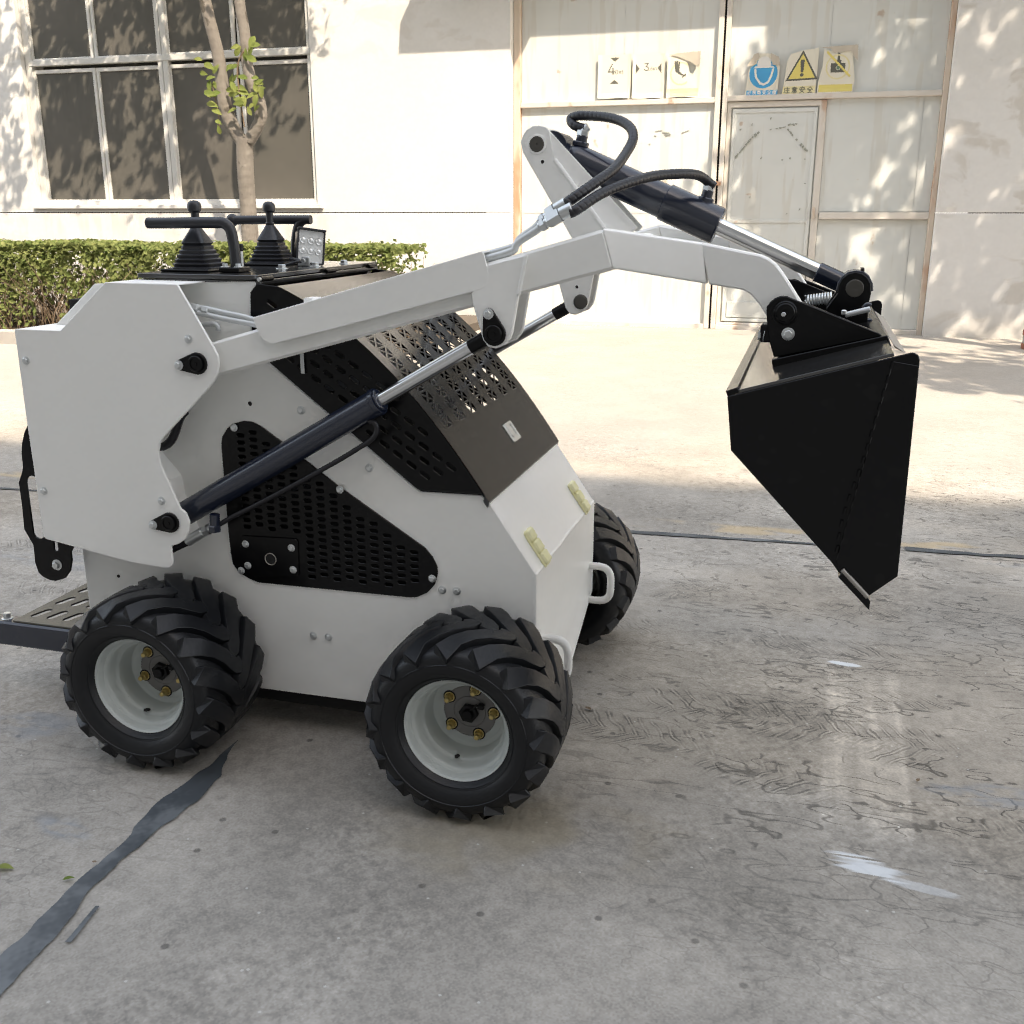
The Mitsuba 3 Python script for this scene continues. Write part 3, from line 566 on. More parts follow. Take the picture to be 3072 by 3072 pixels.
# dark inside of the machine
part(L, 'inner_frame', cat(plate([(-1.70, .125), (-.60, .125), (-.56, .21), (-.56, .44), (-.665, .60), (-1.70, .60)], YB+.03, YF-.03, 0), box(-1.70, -1.20, YB+.03, YF-.03, .60, 1.05), box(-1.15, -0.95, YB+.15, YF-.15, .60, .84)), 'dark_void')
part(L, 'belly_pan', plate([(-1.69, .11), (-1.66, .062), (-.70, .062), (-.63, .11)], 2.105, 2*YC-2.105, .003), 'dark_void')
part(L, 'underside', box(-1.715, -0.56, YB+.008, YF-.008, .112, .124), 'black_paint')
for xa in (-1.4099, -0.6443):
    part(L, 'axle', cyl((xa, 2.02, .2097), (xa, 2*YC-2.02, .2097), .045), 'black_paint', 40)
# nose
n0, n1 = [(-0.649, 0.641)][0], [(-0.538, 0.480)][0]
t5 = 0.005
nose = Polygon([n0, n1, (n1[0]-.006, n1[1]-.004), (n0[0]-.008, n0[1]-.004)])
part(L, 'nose_slope', plate(nose, YB+.0065, YF-.0065, .0008), 'white_paint')
fp = Polygon([(YB-.002, 0.108), (2.40, 0.108), (2.46, 0.112), (YF+.002, 0.215), (YF+.002, 0.477), (YB-.002, 0.477)])
part(L, 'front_plate', plate(fp, -0.5365, -0.545, .0015, 'yz'), 'white_paint')
part(L, 'nose_weld', sweep(spline([(n1[0]-.002, y, n1[1]-.001+.0008*math.sin(y*300)) for y in np.linspace(YB, YF, 12)], .004), .0042, 8), 'white_paint', True)
# tie-down loops on the front plate
def loop(yc):
    z0, z1, p = .205, .305, .058
    pts = [(-.540, yc, z1), (-.505, yc, z1), (-.488, yc, z1-.006), (-.478, yc, z1-.022), (-.476, yc, (z0+z1)/2), (-.478, yc, z0+.022), (-.488, yc, z0+.006), (-.505, yc, z0), (-.540, yc, z0)]
    return sweep(spline(pts, .004), .0105, 12)
part(L, 'front_loop', loop(2.655), 'white_paint', True)
part(L, 'front_loop', loop(2.130), 'white_paint', True)
# foam blocks on the nose edge
ns = np.array([n1[0]-n0[0], 0, n1[1]-n0[1]]); nl = np.linalg.norm(ns); ns /= nl; nn = np.array([-ns[2], 0, ns[0]]); nn *= np.sign(nn[2])
for yf in (2.155, 2.595):
    m = []
    for k in range(3):
        o = V3(n1[0], yf, n1[1])-ns*(.013+.030*k)+nn*.013
        b = box(-.0146, .0146, -.021, .021, -.013, .001, .004)
        m.append(orient(b, o, ns, nn))
    m.append(orient(box(-.050, .034, -.023, .023, -.004, .0, .001), V3(n1[0], yf, n1[1])-ns*.028+nn*.005, ns, nn))
    part(L, 'foam_block', cat(m), 'yellow_foam')

# hood: curved sheet with truss-shaped slots, black side cheeks
he = np.array([(-1.124, 1.095), (-1.068, 1.066), (-0.936, 0.980), (-0.912, 0.965), (-0.847, 0.898), (-0.816, 0.864), (-0.765, 0.808), (-0.723, 0.755), (-0.682, 0.696), (-0.645, 0.642)])
from scipy.interpolate import PchipInterpolator, CubicSpline
hs = np.r_[0, np.cumsum(np.linalg.norm(np.diff(he, axis=0), axis=1))]
from scipy.interpolate import UnivariateSpline
ux, uz = UnivariateSpline(hs, he[:, 0], s=6e-5), UnivariateSpline(hs, he[:, 1], s=6e-5)
HL = hs[-1]
def hood_at(s, off=0.0):
    s = np.asarray(s, float); x, z = ux(s), uz(s); dx, dz = ux.derivative()(s), uz.derivative()(s); l = np.hypot(dx, dz)
    return x-dz/l*(-1)*off*0+(-dz/l)*off*(-1), z+(dx/l)*off
HY0, HY1 = 2.062, 2.712
cells = []
cp, cw = 0.0335, 0.045
for k in range(7):
    yc = HY0+0.062+k*0.0875
    s_end = HL-0.185
    for j in range(30):
        s1 = s_end-j*cp; s0 = s1-cp+0.003
        if s0 < 0.16: break
        a, b = yc-cw/2, yc+cw/2; m_, c_ = (s0+s1)/2, yc; w = .0034
        for tri in ([(s0, a+w), (s0, b-w), (m_-w*.8, c_)], [(s1, a+w), (s1, b-w), (m_+w*.8, c_)], [(s0+w, a), (s1-w, a), (m_, c_-w*.9)], [(s0+w, b), (s1-w, b), (m_, c_+w*.9)]):
            cells.append(Polygon(tri).buffer(0))
hood2d = sbox(0, HY0, HL, HY1).difference(unary_union(cells))
# cut the sheet in strips along its slope so that it follows the curve
pv, pf, nn_ = [], [], 0
edges_s = np.r_[np.arange(0, HL-0.001, 0.012), HL]
for a, b in zip(edges_s[:-1], edges_s[1:]):
    g = hood2d.intersection(sbox(a, HY0-1, b, HY1+1))
    for q in ([g] if isinstance(g, Polygon) else g.geoms):
        if not isinstance(q, Polygon) or q.area < 1e-9: continue
        rs = [ring(q.exterior)]+[ring(i) for i in q.interiors]; tri = fancap(rs).astype(int); pv.append(np.vstack(rs)); pf.append(tri+nn_); nn_ += len(pv[-1])
P2 = np.vstack(pv); F2 = np.vstack(pf)
tx, tz = hood_at(P2[:, 0], 0.0); bx, bz = hood_at(P2[:, 0], -0.003)
d1 = ux.derivative()(P2[:, 0]); d2 = uz.derivative()(P2[:, 0]); ln = np.hypot(d1, d2)
topN = np.column_stack([-d2/ln, 0*ln, d1/ln])
vt = np.column_stack([tx, P2[:, 1], tz]); vb = np.column_stack([bx, P2[:, 1], bz])
scene_key = part(L, 'hood', tm(vt, F2), 'hood_satin', True)
part(scene_key, 'hood_lining', tm(vb, F2), 'black_paint', True)
# slot edges (thickness of the sheet) are hidden by its thinness; bottom lip and side folds
e_s = np.linspace(0, HL, 60); ex, ez = hood_at(e_s)
cheek_low = [[(-0.662, 0.653)][0], [(-0.805, 0.652)][0], [(-0.819, 0.660)][0], [(-1.155, 0.920)][0], [(-1.196, 1.019)][0], [(-1.193, 1.075)][0], [(-1.174, 1.094)][0]]
cheek = Polygon([(x-.001, z-.001) for x, z in zip(ex, ez)]+[(p[0]-.0, p[1]+.004) for p in cheek_low]).buffer(0)
cs = []
ca = math.radians(-34)
for i in range(-8, 14):
    for j in range(-9, 16):
        u, v = i*0.038+(0.019 if j % 2 else 0), j*0.0265
        x = -0.95+u*math.cos(ca)-v*math.sin(ca)*1.0; z = 0.83+u*math.sin(ca)+v*math.cos(ca)
        g = stadium(x, z, 0.026, 0.010, -34)
        if cheek.buffer(-0.020).contains(g): cs.append(g)
both('hood_cheek', plate(cheek.difference(unary_union(cs)), HY0+.0005, HY0+.0045, .001), 'black_paint')
a0, a1 = np.array(hood_at(HL-.001)), np.array(hood_at(HL-.014)); dd = (a0-a1)/np.linalg.norm(a0-a1)
lip = Polygon([tuple(a1+(0, .0005)), tuple(a0+dd*.004+(0, .0005)), tuple(a0+dd*.004+np.array([-dd[1]*0-.004, -.012])), tuple(a1+np.array([-.004, -.012]))])
part(L, 'hood_lip', plate(lip, HY0-.002, HY1+.002, .001), 'hood_satin')
# paddle latch
def on_hood(s, y, off=0.0):
    x, z = hood_at(s); dx, dz = float(ux.derivative()(s)), float(uz.derivative()(s)); l = math.hypot(dx, dz)
    return V3(x-dz/l*off*-1*-1 if False else x+(-dz/l)*off*-1*-1, y, z+dx/l*off), V3(dx/l, 0, dz/l), V3(-dz/l, 0, dx/l)
o, td, nd = on_hood(HL-0.095, 2.43); nd = nd*np.sign(nd[2])
frm = plate(rnd(sbox(-.026, -.032, .026, .032), .004).difference(rnd(sbox(-.018, -.022, .018, .022), .003)), .004, 0, .001, 'xy')
part(L, 'latch_frame', orient(cat(frm, box(-.018, .018, -.022, .022, .0005, .0012)), o, td, nd), 'zinc')
part(L, 'latch_slot', orient(cat(box(.0105, .0135, -.020, .020, .0012, .0022), box(-.017, .0135, .0135, .0160, .0012, .0022)), o, td, nd), 'dark_void')
part(L, 'latch_paddle', orient(cat(plate(rnd(sbox(-.015, -.016, .010, .012), .003), .0035, .0012, .0008, 'xy'), cyl((.012, -.016, .003), (.012, .016, .003), .0022, 10)), o, td, nd), 'zinc')
# ------------------------------------------------------------------ rear console and towers
tower = rnd([(-1.746, 0.993), (-1.622, 0.993), (-1.490, 1.102), (-1.310, 1.101), (-1.267, 1.027), (-1.235, 0.971), (-1.225, 0.952), (-1.224, 0.935), (-1.229, 0.914), (-1.240, 0.894), (-1.259, 0.875), (-1.382, 0.761), (-1.392, 0.746), (-1.397, 0.729), (-1.397, 0.713), (-1.394, 0.695), (-1.372, 0.642), (-1.354, 0.597), (-1.341, 0.588), (-1.334, 0.567), (-1.337, 0.545), (-1.350, 0.523), (-1.367, 0.511), (-1.389, 0.503), (-1.388, 0.467), (-1.390, 0.458), (-1.397, 0.450), (-1.410, 0.447), (-1.503, 0.453), (-1.623, 0.472), (-1.736, 0.490), (-1.742, 0.495), (-1.743, 0.506), (-1.744, 0.669), (-1.746, 0.771)], .0035)
both('tower_plate', plate(tower, 1.963, 1.970, .0012), 'white_paint')
edge = [(-1.744, 0.511), (-1.746, 0.771), (-1.746, 0.993), (-1.622, 0.992), (-1.490, 1.101), (-1.311, 1.101)]
path = LineString(edge).buffer(.0025, cap_style='flat', join_style='mitre').intersection(tower.buffer(-.0004))
part(L, 'rear_cover', plate(path, 1.9702, 2*YC-1.9702, .0005), 'white_paint')
part(L, 'tower_web', plate(LineString([(-1.534, 0.779), (-1.418, 0.645), (-1.412, 0.599), (-1.381, 0.511)]).buffer(.003, cap_style='flat'), 1.971, YB, 0), 'white_paint')
for q in [(-1.293, 1.963, 0.985), (-1.724, 1.963, 0.922), (-1.722, 1.963, 0.612), (-1.401, 1.963, 0.612)]:
    part(L, 'bolt', bolt((q[0], 1.963, q[2]), (0, -1, 0), .0065, .0055, rng.uniform(0, 1)), 'zinc')
def pin_lock(pb, pp, y, rb=.0175):
    """black keeper plate with pin and bolt: pb = bolt (x, z), pp = pin"""
    k = part(L, 'pin_keeper', plate(drop(pp, .024, pb, .011), y-.006, y, .0012), 'black_paint')
    part(k, 'pin', orient(lathe([(1e-4, .006), (.004, .006), (.0045, .004), (.012, .004), (.0125, .0065), (.0165, .0065), (.018, .005), (.018, 0)], n=28), V3(pp[0], y-.006, pp[1]), (1, 0, 0), (0, -1, 0)), 'black_paint', 40)
    part(k, 'bolt', bolt((pb[0], y-.006, pb[1]), (0, -1, 0), .0072, .006, rng.uniform(0, 1)), 'zinc')
pin_lock([(-1.319, 0.928)][0], [(-1.275, 0.933)][0], 1.963)
pin_lock([(-1.426, 0.554)][0], [(-1.383, 0.562)][0], 1.963)
# pads, hose behind the tower, hose plate and step latch
rb = Polygon([(-1.798, 0.757), (-1.812, 0.736), (-1.823, 0.709), (-1.829, 0.682), (-1.830, 0.649), (-1.835, 0.635), (-1.849, 0.608), (-1.849, 0.590), (-1.849, 0.552), (-1.852, 0.486), (-1.831, 0.447), (-1.833, 0.400), (-1.827, 0.375), (-1.815, 0.364), (-1.796, 0.357), (-1.778, 0.356), (-1.748, 0.367), (-1.730, 0.388), (-1.721, 0.417), (-1.721, 0.438), (-1.711, 0.453), (-1.676, 0.463), (-1.644, 0.561), (-1.679, 0.692), (-1.730, 0.760)])
slot = affinity.rotate(stadium(0, 0, .026, .145), 0); sx = [(-1.824, 0.608), (-1.826, 0.485), (-1.809, 0.623), (-1.808, 0.469)]
slot = Polygon([(-1.825, 0.608), (-1.823, 0.617), (-1.817, 0.624), (-1.808, 0.627), (-1.798, 0.625), (-1.793, 0.617), (-1.792, 0.488), (-1.794, 0.477), (-1.800, 0.469), (-1.811, 0.466), (-1.820, 0.469), (-1.825, 0.478)]).buffer(.001)
rb = rb.difference(slot).difference(Polygon([(-1.768, 0.464), (-1.757, 0.462), (-1.758, 0.440), (-1.766, 0.436), (-1.770, 0.439)]))
both('step_bracket', plate(rb, 2.024, 2.030, .001), 'black_paint')
q = [(-1.766, 2.024, 0.401)][0]
part(L, 'bolt', bolt((q[0], 2.024, q[2]), (0, -1, 0), .0095, .008), 'zinc')
part(L, 'tower_hose', sweep(spline([(-1.451, 2.030, 0.726), (-1.422, 2.030, 0.727), (-1.398, 2.030, 0.752), (-1.383, 2.030, 0.784), (-1.362, 2.030, 0.810)], .004), .010, 10), 'hose_rubber', True)
# standing platform
rail_z = 0.214
part(L, 'platform_rail', box(-2.60, -1.73, 2.045, 2.095, .147, rail_z, .005), 'navy_paint')
pl = sbox(-1.952, 2.05, -1.70, 2*YC-2.05); hs_ = []
for j in range(7):
    for i in range(6):
        x = -1.915+i*0.050; y = 2.115+j*0.094+(.0 if i % 2 else .0)
        g = affinity.rotate(stadium(x, y, .022, .062), -14)
        if pl.buffer(-.006).contains(g): hs_.append(g)
mat('tread_paint', principled((0.085, 0.078, 0.062), 0.38, specular=0.6, metallic=0.25))
part(L, 'platform_plate', plate(pl.difference(unary_union(hs_)), rail_z+.006, rail_z+.001, .0008, 'xy'), 'tread_paint')
q = [(-1.987, 2.070, 0.196)][0]
part(L, 'bolt', bolt((q[0], 2.07, rail_z), (0, 0, 1), .010, .014), 'zinc')

# ------------------------------------------------------------------ lift arms
YA0, YA1 = 1.988, 2.050
mt = rnd([(-1.326, 0.956), (-0.388, 1.219), (-0.366, 1.145), (-1.334, 0.878)], .008)
both('lift_arm', plate(mt, YA0, YA1, .006), 'white_paint', 35)
# joggled middle piece: bends inwards towards the bucket
j0t, j0b = [(-0.390, 1.219), (-0.368, 1.145)]; j1t, j1b = [(-0.210, 1.192), (-0.199, 1.116)]
def loft(a, b):
    """two closed rings of equal length"""
    n = len(a); v = np.vstack([a, b]); f = []
    for i in range(n):
        k = (i+1) % n; f += [[i, k, k+n], [i, k+n, i+n]]
    f += [[0, i+1, i] for i in range(1, n-1)]+[[n, n+i, n+i+1] for i in range(1, n-1)]
    return tm(v, f)
def sec(t, b, y0, y1, r=.006):
    t, b = np.array(t), np.array(b); d = (t-b)/np.linalg.norm(t-b)
    P = lambda p, y: [p[0], y, p[1]]
    return np.array([P(b+d*r, y0), P(t-d*r, y0), P(t-d*r*.3, y0+r*.3), P(t, y0+r), P(t, y1-r), P(t-d*r, y1), P(b+d*r, y1), P(b, y1-r), P(b, y0+r), P(b+d*r*.3, y0+r*.3)])
both('lift_arm_elbow', loft(sec(j0t, j0b, YA0+.0005, YA1), sec(j1t, j1b, 2.055, 2.105)), 'white_paint', 30)
fa = rnd([(-0.215, 1.193), (-0.100, 1.171), (-0.085, 1.165), (-0.071, 1.155), (-0.059, 1.141), (-0.044, 1.121), (-0.015, 1.079), (-0.025, 1.042), (-0.038, 1.029), (-0.056, 1.028), (-0.072, 1.044), (-0.094, 1.077), (-0.108, 1.092), (-0.115, 1.099), (-0.129, 1.106), (-0.193, 1.115)], .004)
both('lift_arm_nose', plate(fa, 2.056, 2.104, .003), 'white_paint', 30)
# hose cover on the arm
cov = rnd([(-1.141, 1.034), (-1.129, 0.992)][0:1]+[(-0.625, 1.177), (-0.612, 1.129), (-0.614, 1.119), (-0.620, 1.107), (-0.631, 1.102)]+[(-0.937, 1.020)][0:1]+[(-1.098, 0.979), (-1.116, 0.985), (-1.126, 0.996)], .006)
both('hose_cover', plate(cov, 1.9735, 1.978, .0012), 'white_paint')
c0, c1 = [(-1.141, 1.034)][0], [(-0.625, 1.177)][0]
both('cover_flange', plate(LineString([(c0[0]+.002, c0[1]-.002), (c1[0]-.002, c1[1]-.002)]).buffer(.0018, cap_style='flat'), 1.978, 2.035, .0005), 'white_paint')
both('cover_tab', box(c0[0]+.115, c0[0]+.135, 1.99, 2.03, c0[1]+.02, c0[1]+.042), 'white_paint')
# lift lugs
lug = rnd([(-0.615, 1.151), (-0.536, 1.171), (-0.554, 1.090), (-0.567, 1.014), (-0.570, 0.998)][0:4]+[(-0.559, 1.039), (-0.570, 1.009), (-0.581, 0.995), (-0.600, 0.987), (-0.616, 0.990), (-0.627, 1.004), (-0.647, 1.071)]+[(-0.650, 1.095)][0:1], .004)
both('lug_plate', plate(lug, 1.974, 1.987, .0025), 'white_paint')
both('lug_plate', plate(lug.intersection(Polygon([(-0.906, 1.018), (-0.338, 1.170), (-0.326, 0.833), (-0.915, 0.800)])), 2.056, 2.068, .0025), 'white_paint')
both('lug_weld', sweep(spline([(-0.537, 1.974, 1.170), (-0.545, 1.974, 1.131), (-0.553, 1.974, 1.093)], .004), .004, 8), 'white_paint', True)
pin_lock([(-0.613, 1.056)][0], [(-0.602, 1.017)][0], 1.974)
fl = [(-0.586, 2.690, 1.022), (-0.597, 2.690, 1.060)]
part(L, 'far_pin', orient(lathe([(1e-4, .006), (.003, .0055), (.004, .006), (.0165, .006), (.019, .004), (.019, 0)], n=28), V3(fl[0][0], 2*YC-2.068, fl[0][2]), (1, 0, 0), (0, -1, 0)), 'pin_steel', 40)
part(L, 'drilled_hole', cyl(V3(fl[1][0], 2*YC-2.068, fl[1][2]), V3(fl[1][0], 2*YC-2.0688, fl[1][2]), .004, 12), 'dark_void')
# lift cylinders between tower and lug
pa = np.array([[(-1.426, 0.541)][0][0], 0, [(-1.426, 0.541)][0][1]]); pb = np.array([[(-0.616, 1.012)][0][0], 0, [(-0.616, 1.012)][0][1]])
d = (pb-pa)/np.linalg.norm(pb-pa); LL = np.linalg.norm(pb-pa); up_ = np.array([-d[2], 0, d[0]])
s_end = (np.array([[(-0.875, 0.858)][0][0], 0, [(-0.875, 0.858)][0][1]])-pa)@d
def cyl_parts(yc):
    Y = V3(0, yc, 0); A = pa+Y
    barrel = lathe([(1e-4, .030), (.024, .030), (.0285, .036), (.0285, s_end-.012), (.0305, s_end-.010), (.0305, s_end-.002), (.0295, s_end), (.0155, s_end), (.0155, s_end-.01)], A, d, 40)
    k = part(L, 'lift_cylinder', barrel, 'navy_paint', 35)
    part(k, 'gland_ring', lathe([(.0255, s_end+.0005), (.0255, s_end+.0045), (.022, s_end+.0065), (.0157, s_end+.0065), (.0157, s_end)], A, d, 36), 'navy_paint', 35)
    part(k, 'rod', cyl(A+d*(s_end-.02), A+d*(LL-.045), .0155, 36), 'chrome', 40)
    part(k, 'rod_eye', cat(cyl(A+d*(LL-.062), A+d*(LL-.012), .0165, 32, .003), cyl(A+d*LL-V3(0, .028, 0), A+d*LL+V3(0, .028, 0), .022, 32, .002)), 'black_paint', 40)
    part(k, 'base_eye', cat(cyl(A-V3(0, .030, 0), A+V3(0, .030, 0), .026, 32, .002), cyl(A+d*.01, A+d*.04, .022, 24)), 'navy_paint', 40)
    return A
A = cyl_parts(2.020); cyl_parts(2*YC-2.020)
# feed line along the near cylinder
part(L, 'feed_tube', sweep(spline([(-1.322, 2.012, 0.530), (-1.300, 2.012, 0.541), (-1.263, 2.012, 0.565), (-1.201, 2.012, 0.598), (-0.967, 2.012, 0.729)]+[(-0.987, 2.012, 0.725), (-0.922, 2.012, 0.757), (-0.899, 2.012, 0.772), (-0.883, 2.012, 0.790), (-0.881, 2.012, 0.806), (-0.888, 2.012, 0.815), (-0.899, 2.012, 0.815)][1:], .005), .0058, 10), 'hose_rubber', True)
q0, q1, q2, q3, q4 = [np.array(p) for p in [(-1.292, 2.005, 0.577), (-1.295, 2.005, 0.547), (-1.327, 2.005, 0.531), (-1.370, 2.005, 0.504), (-1.410, 2.005, 0.484)]]
part(L, 'port_block', cat(cyl(q0, q1+(0, 0, -.006), .0115, 20), orient(hexa(.015, .016), q1+(0, 0, -.012), (1, 0, 0), (0, 0, 1))), 'navy_paint', 30)
part(L, 'hose_fitting', cat(cyl(q1, q2, .0095, 20), cyl(q2, q3, .0125, 20), orient(hexa(.0135, .014), (q1+q2)/2, (0, 1, 0), q2-q1)), 'zinc', 30)
part(L, 'hose_end', cyl(q3, q4+(q4-q3)*.6, .0100, 16), 'hose_rubber', 40)
# hard lines at the tower
part(L, 'hard_line', sweep(spline([(-1.330, 2.025, 1.049), (-1.303, 2.025, 1.047), (-1.277, 2.025, 1.044), (-1.238, 2.025, 1.037), (-1.199, 2.025, 1.031), (-1.149, 2.025, 1.018)], .006), .0062, 10), 'tube_paint', True)
part(L, 'hard_line', sweep(spline([(-1.323, 2.020, 1.038), (-1.288, 2.020, 1.034), (-1.245, 2.020, 1.026), (-1.202, 2.020, 1.020), (-1.146, 2.020, 1.011)], .006), .0062, 10), 'tube_paint', True)
qa, qb, qc = [np.array(p) for p in [(-1.317, 2.022, 1.046), (-1.289, 2.022, 1.042), (-1.273, 2.022, 1.040)]]
part(L, 'line_nut', cat(orient(hexa(.011, .018), qa, (0, 1, 0), qb-qa), orient(hexa(.0095, .014), qb, (0, 1, 0), qc-qb)), 'tube_paint')
part(L, 'hose_clip', cat(sweep(spline([(-1.325, 2.060, 1.005), (-1.302, 2.060, 1.007), (-1.282, 2.060, 1.006), (-1.279, 2.060, 0.994)], .005), .006, 8)), 'tube_paint', True)
part(L, 'cable_tie', box(-1.077, -1.068, 2.055, 2.058, .905, .955, .001), 'tube_paint')

# ------------------------------------------------------------------ tilt tower, tilt cylinder and hoses
xt = [(-0.418, 1.159)][0]
part(L, 'cross_tube', cyl((xt[0], YA1, xt[1]+.005), (xt[0], 2*YC-YA1, xt[1]+.005), .034, 32), 'white_paint', 40)
tp = rnd([(-0.646, 1.399), (-0.641, 1.412), (-0.632, 1.424), (-0.618, 1.431), (-0.603, 1.432), (-0.588, 1.428), (-0.578, 1.419), (-0.519, 1.337), (-0.451, 1.214), (-0.454, 1.183), (-0.516, 1.180), (-0.641, 1.377)], .003).difference(Point(*[(-0.610, 1.393)][0]).buffer(.019))
fold = Polygon([(-0.646, 1.399), (-0.641, 1.412), (-0.632, 1.424), (-0.618, 1.431), (-0.603, 1.432), (-0.588, 1.428), (-0.580, 1.421), (-0.568, 1.360), (-0.454, 1.214), (-0.454, 1.178), (-0.516, 1.177), (-0.641, 1.377)])
def folded(y, sg):
    p = rnd(fold, .002); a = plate(p, y, y+sg*.010, .0015)
    l0, l1 = np.array([(-0.568, 1.360)][0]), np.array([(-0.454, 1.214)][0]); r0, r1 = np.array([(-0.583, 1.422)][0]), np.array([(-0.384, 1.217)][0]); r2 = np.array([(-0.394, 1.207)][0])
    Yb = y+sg*.022
    v = [[l0[0], y, l0[1]], [l1[0], y, l1[1]], [r2[0], Yb, r2[1]], [r1[0], Yb, r1[1]], [r0[0], y+sg*.001, r0[1]]]
    v2 = [[p_[0], p_[1]+sg*.012, p_[2]] for p_ in v]
    b = loft(np.array(v), np.array(v2))
    c = sweep(spline([(l0[0], y+sg*.004, l0[1]), ((l0[0]+l1[0])/2, y+sg*.004, (l0[1]+l1[1])/2), (l1[0], y+sg*.004, l1[1])], .01), .0065, 10)
    return cat(a, b, c)
part(L, 'tilt_tower', folded(2.32, 1), 'white_paint', 30)
part(L, 'tilt_tower', folded(2*YC-2.32, -1), 'white_paint', 30)
pn = [(-0.608, 1.393)][0]
k = part(L, 'tilt_pin', orient(lathe([(1e-4, .004), (.0015, .0025), (.0032, .004), (.0155, .004), (.0165, .003), (.0165, 0)], n=30), V3(pn[0], 2.32, pn[1]), (1, 0, 0), (0, -1, 0)), 'pin_steel', 40)
part(k, 'bushing', orient(lathe([(.0165, .0005), (.0168, .0025), (.0205, .0022), (.0212, 0)], n=30), V3(pn[0], 2.32, pn[1]), (1, 0, 0), (0, -1, 0)), 'white_paint', 40)
q = [(-0.595, 2.319, 1.356)][0]
part(L, 'drilled_hole', cyl((q[0], 2.321, q[2]), (q[0], 2.3193, q[2]), .0038, 12), 'dark_void')
ta, te = [np.array(p) for p in [(-0.210, 2.385, 1.219), (-0.545, 2.385, 1.363)]][::-1]
rodp = np.array([(0.086, 2.385, 1.090)][0]); td_ = (rodp-ta)/np.linalg.norm(rodp-ta); ta = te-td_*np.linalg.norm(te-ta); TL = np.linalg.norm(te-ta); RL = np.linalg.norm(rodp-ta)
k = part(L, 'tilt_cylinder', lathe([(1e-4, -.005), (.030, -.005), (.036, .006), (.037, .012), (.037, TL-.132), (.0405, TL-.130), (.0405, TL-.003), (.0385, TL), (.019, TL), (.019, TL-.01)], ta, td_, 44), 'navy_paint', 30)
part(k, 'rod', cyl(ta+td_*(TL-.02), ta+td_*(RL-.07), .0185, 36), 'chrome', 40)
part(k, 'rod_eye', cat(cyl(ta+td_*(RL-.088), ta+td_*(RL-.02), .021, 32, .002), cyl(rodp-V3(0, .032, 0), rodp+V3(0, .032, 0), .034, 36, .002)), 'navy_paint', 35)
part(k, 'base_eye', cat(cyl(V3(pn[0]+.030, 2.335, pn[1]-.006), V3(pn[0]+.030, 2.435, pn[1]-.006), .034, 32), cyl(ta-td_*.06, ta+td_*.01, .028, 24)), 'navy_paint', 35)
def port(base, top, fit):
    b, t_, f_ = [np.array(p) for p in (base, top, fit)]
    kk = part(k, 'port', cat(cyl(b, b+(t_-b)*.45, .0185, 24, .002), cyl(b+(t_-b)*.2, t_, .0125, 24, .001)), 'navy_paint', 35)
    dd = (f_-t_)/np.linalg.norm(f_-t_)
    part(k, 'port_elbow', cat(orient(hexa(.0135, .012), t_-dd*.002, (0, 1, 0), t_-b), sweep(spline([t_, t_+(t_-b)*.25, (t_+f_)/2+(t_-b)*.2, f_], .003), .0095, 12)), 'zinc', 30)
port(*[(-0.525, 2.385, 1.390), (-0.520, 2.385, 1.414), (-0.508, 2.385, 1.432)])
port(*[(-0.243, 2.385, 1.268), (-0.236, 2.385, 1.296), (-0.224, 2.385, 1.305)])
def spiral(pts, r=.0098, pitch=.0125):
    p = spline(pts, .0016)
    return sweep(p, None, 14, True, lambda s, a: r*(1+0.10*np.clip(np.abs(((s/pitch-a/(2*np.pi)) % 1)*2-1)*3, 0, 1)-.05))
part(L, 'guarded_hose', spiral([(-0.467, 2.010, 1.266), (-0.460, 2.015, 1.272), (-0.444, 2.030, 1.285), (-0.419, 2.070, 1.308), (-0.403, 2.110, 1.325), (-0.394, 2.160, 1.345), (-0.388, 2.220, 1.372), (-0.384, 2.250, 1.392), (-0.390, 2.280, 1.412), (-0.408, 2.310, 1.429), (-0.437, 2.340, 1.442), (-0.478, 2.370, 1.451), (-0.515, 2.390, 1.455), (-0.536, 2.400, 1.456), (-0.553, 2.410, 1.451), (-0.547, 2.400, 1.440), (-0.529, 2.390, 1.431), (-0.513, 2.385, 1.428)]), 'hose_rubber', 60)
part(L, 'guarded_hose', spiral([(-0.457, 1.995, 1.248), (-0.446, 2.000, 1.253), (-0.429, 2.020, 1.267), (-0.405, 2.060, 1.286), (-0.378, 2.110, 1.301), (-0.351, 2.160, 1.313), (-0.323, 2.220, 1.322), (-0.293, 2.270, 1.326), (-0.266, 2.320, 1.327), (-0.249, 2.360, 1.322), (-0.235, 2.380, 1.311), (-0.223, 2.385, 1.302)]), 'hose_rubber', 60)
def fitting(p0, p1, p2, p3):
    p0, p1, p2, p3 = [np.array(p) for p in (p0, p1, p2, p3)]
    return cat(cyl(p0, p1, .0125, 22, .001), orient(hexa(.0155, np.linalg.norm(p2-p1)), p1, (0, 1, 0), p2-p1), cyl(p2, p3, .0095, 18), orient(hexa(.0125, .010), p2+(p3-p2)*.3, (0, 1, 0), p3-p2))
f0 = [(-0.453, 2.000, 1.257), (-0.477, 2.000, 1.245), (-0.502, 2.000, 1.231), (-0.518, 2.000, 1.221)]
part(L, 'hose_fitting', fitting(*f0), 'zinc', 30)
f1 = [(-0.472, 2.030, 1.266), (-0.494, 2.030, 1.253), (-0.510, 2.030, 1.242), (-0.526, 2.030, 1.230)]
part(L, 'hose_fitting', fitting(*f1), 'zinc', 30)
part(L, 'hard_line', sweep(spline([f0[3]]+[(-0.541, 2.000, 1.205), (-0.566, 2.000, 1.186)]+[(-0.567, 2.000, 1.180), (-0.587, 2.000, 1.171), (-0.612, 2.000, 1.164), (-0.671, 2.000, 1.148)], .005), .0075, 12), 'tube_paint', True)
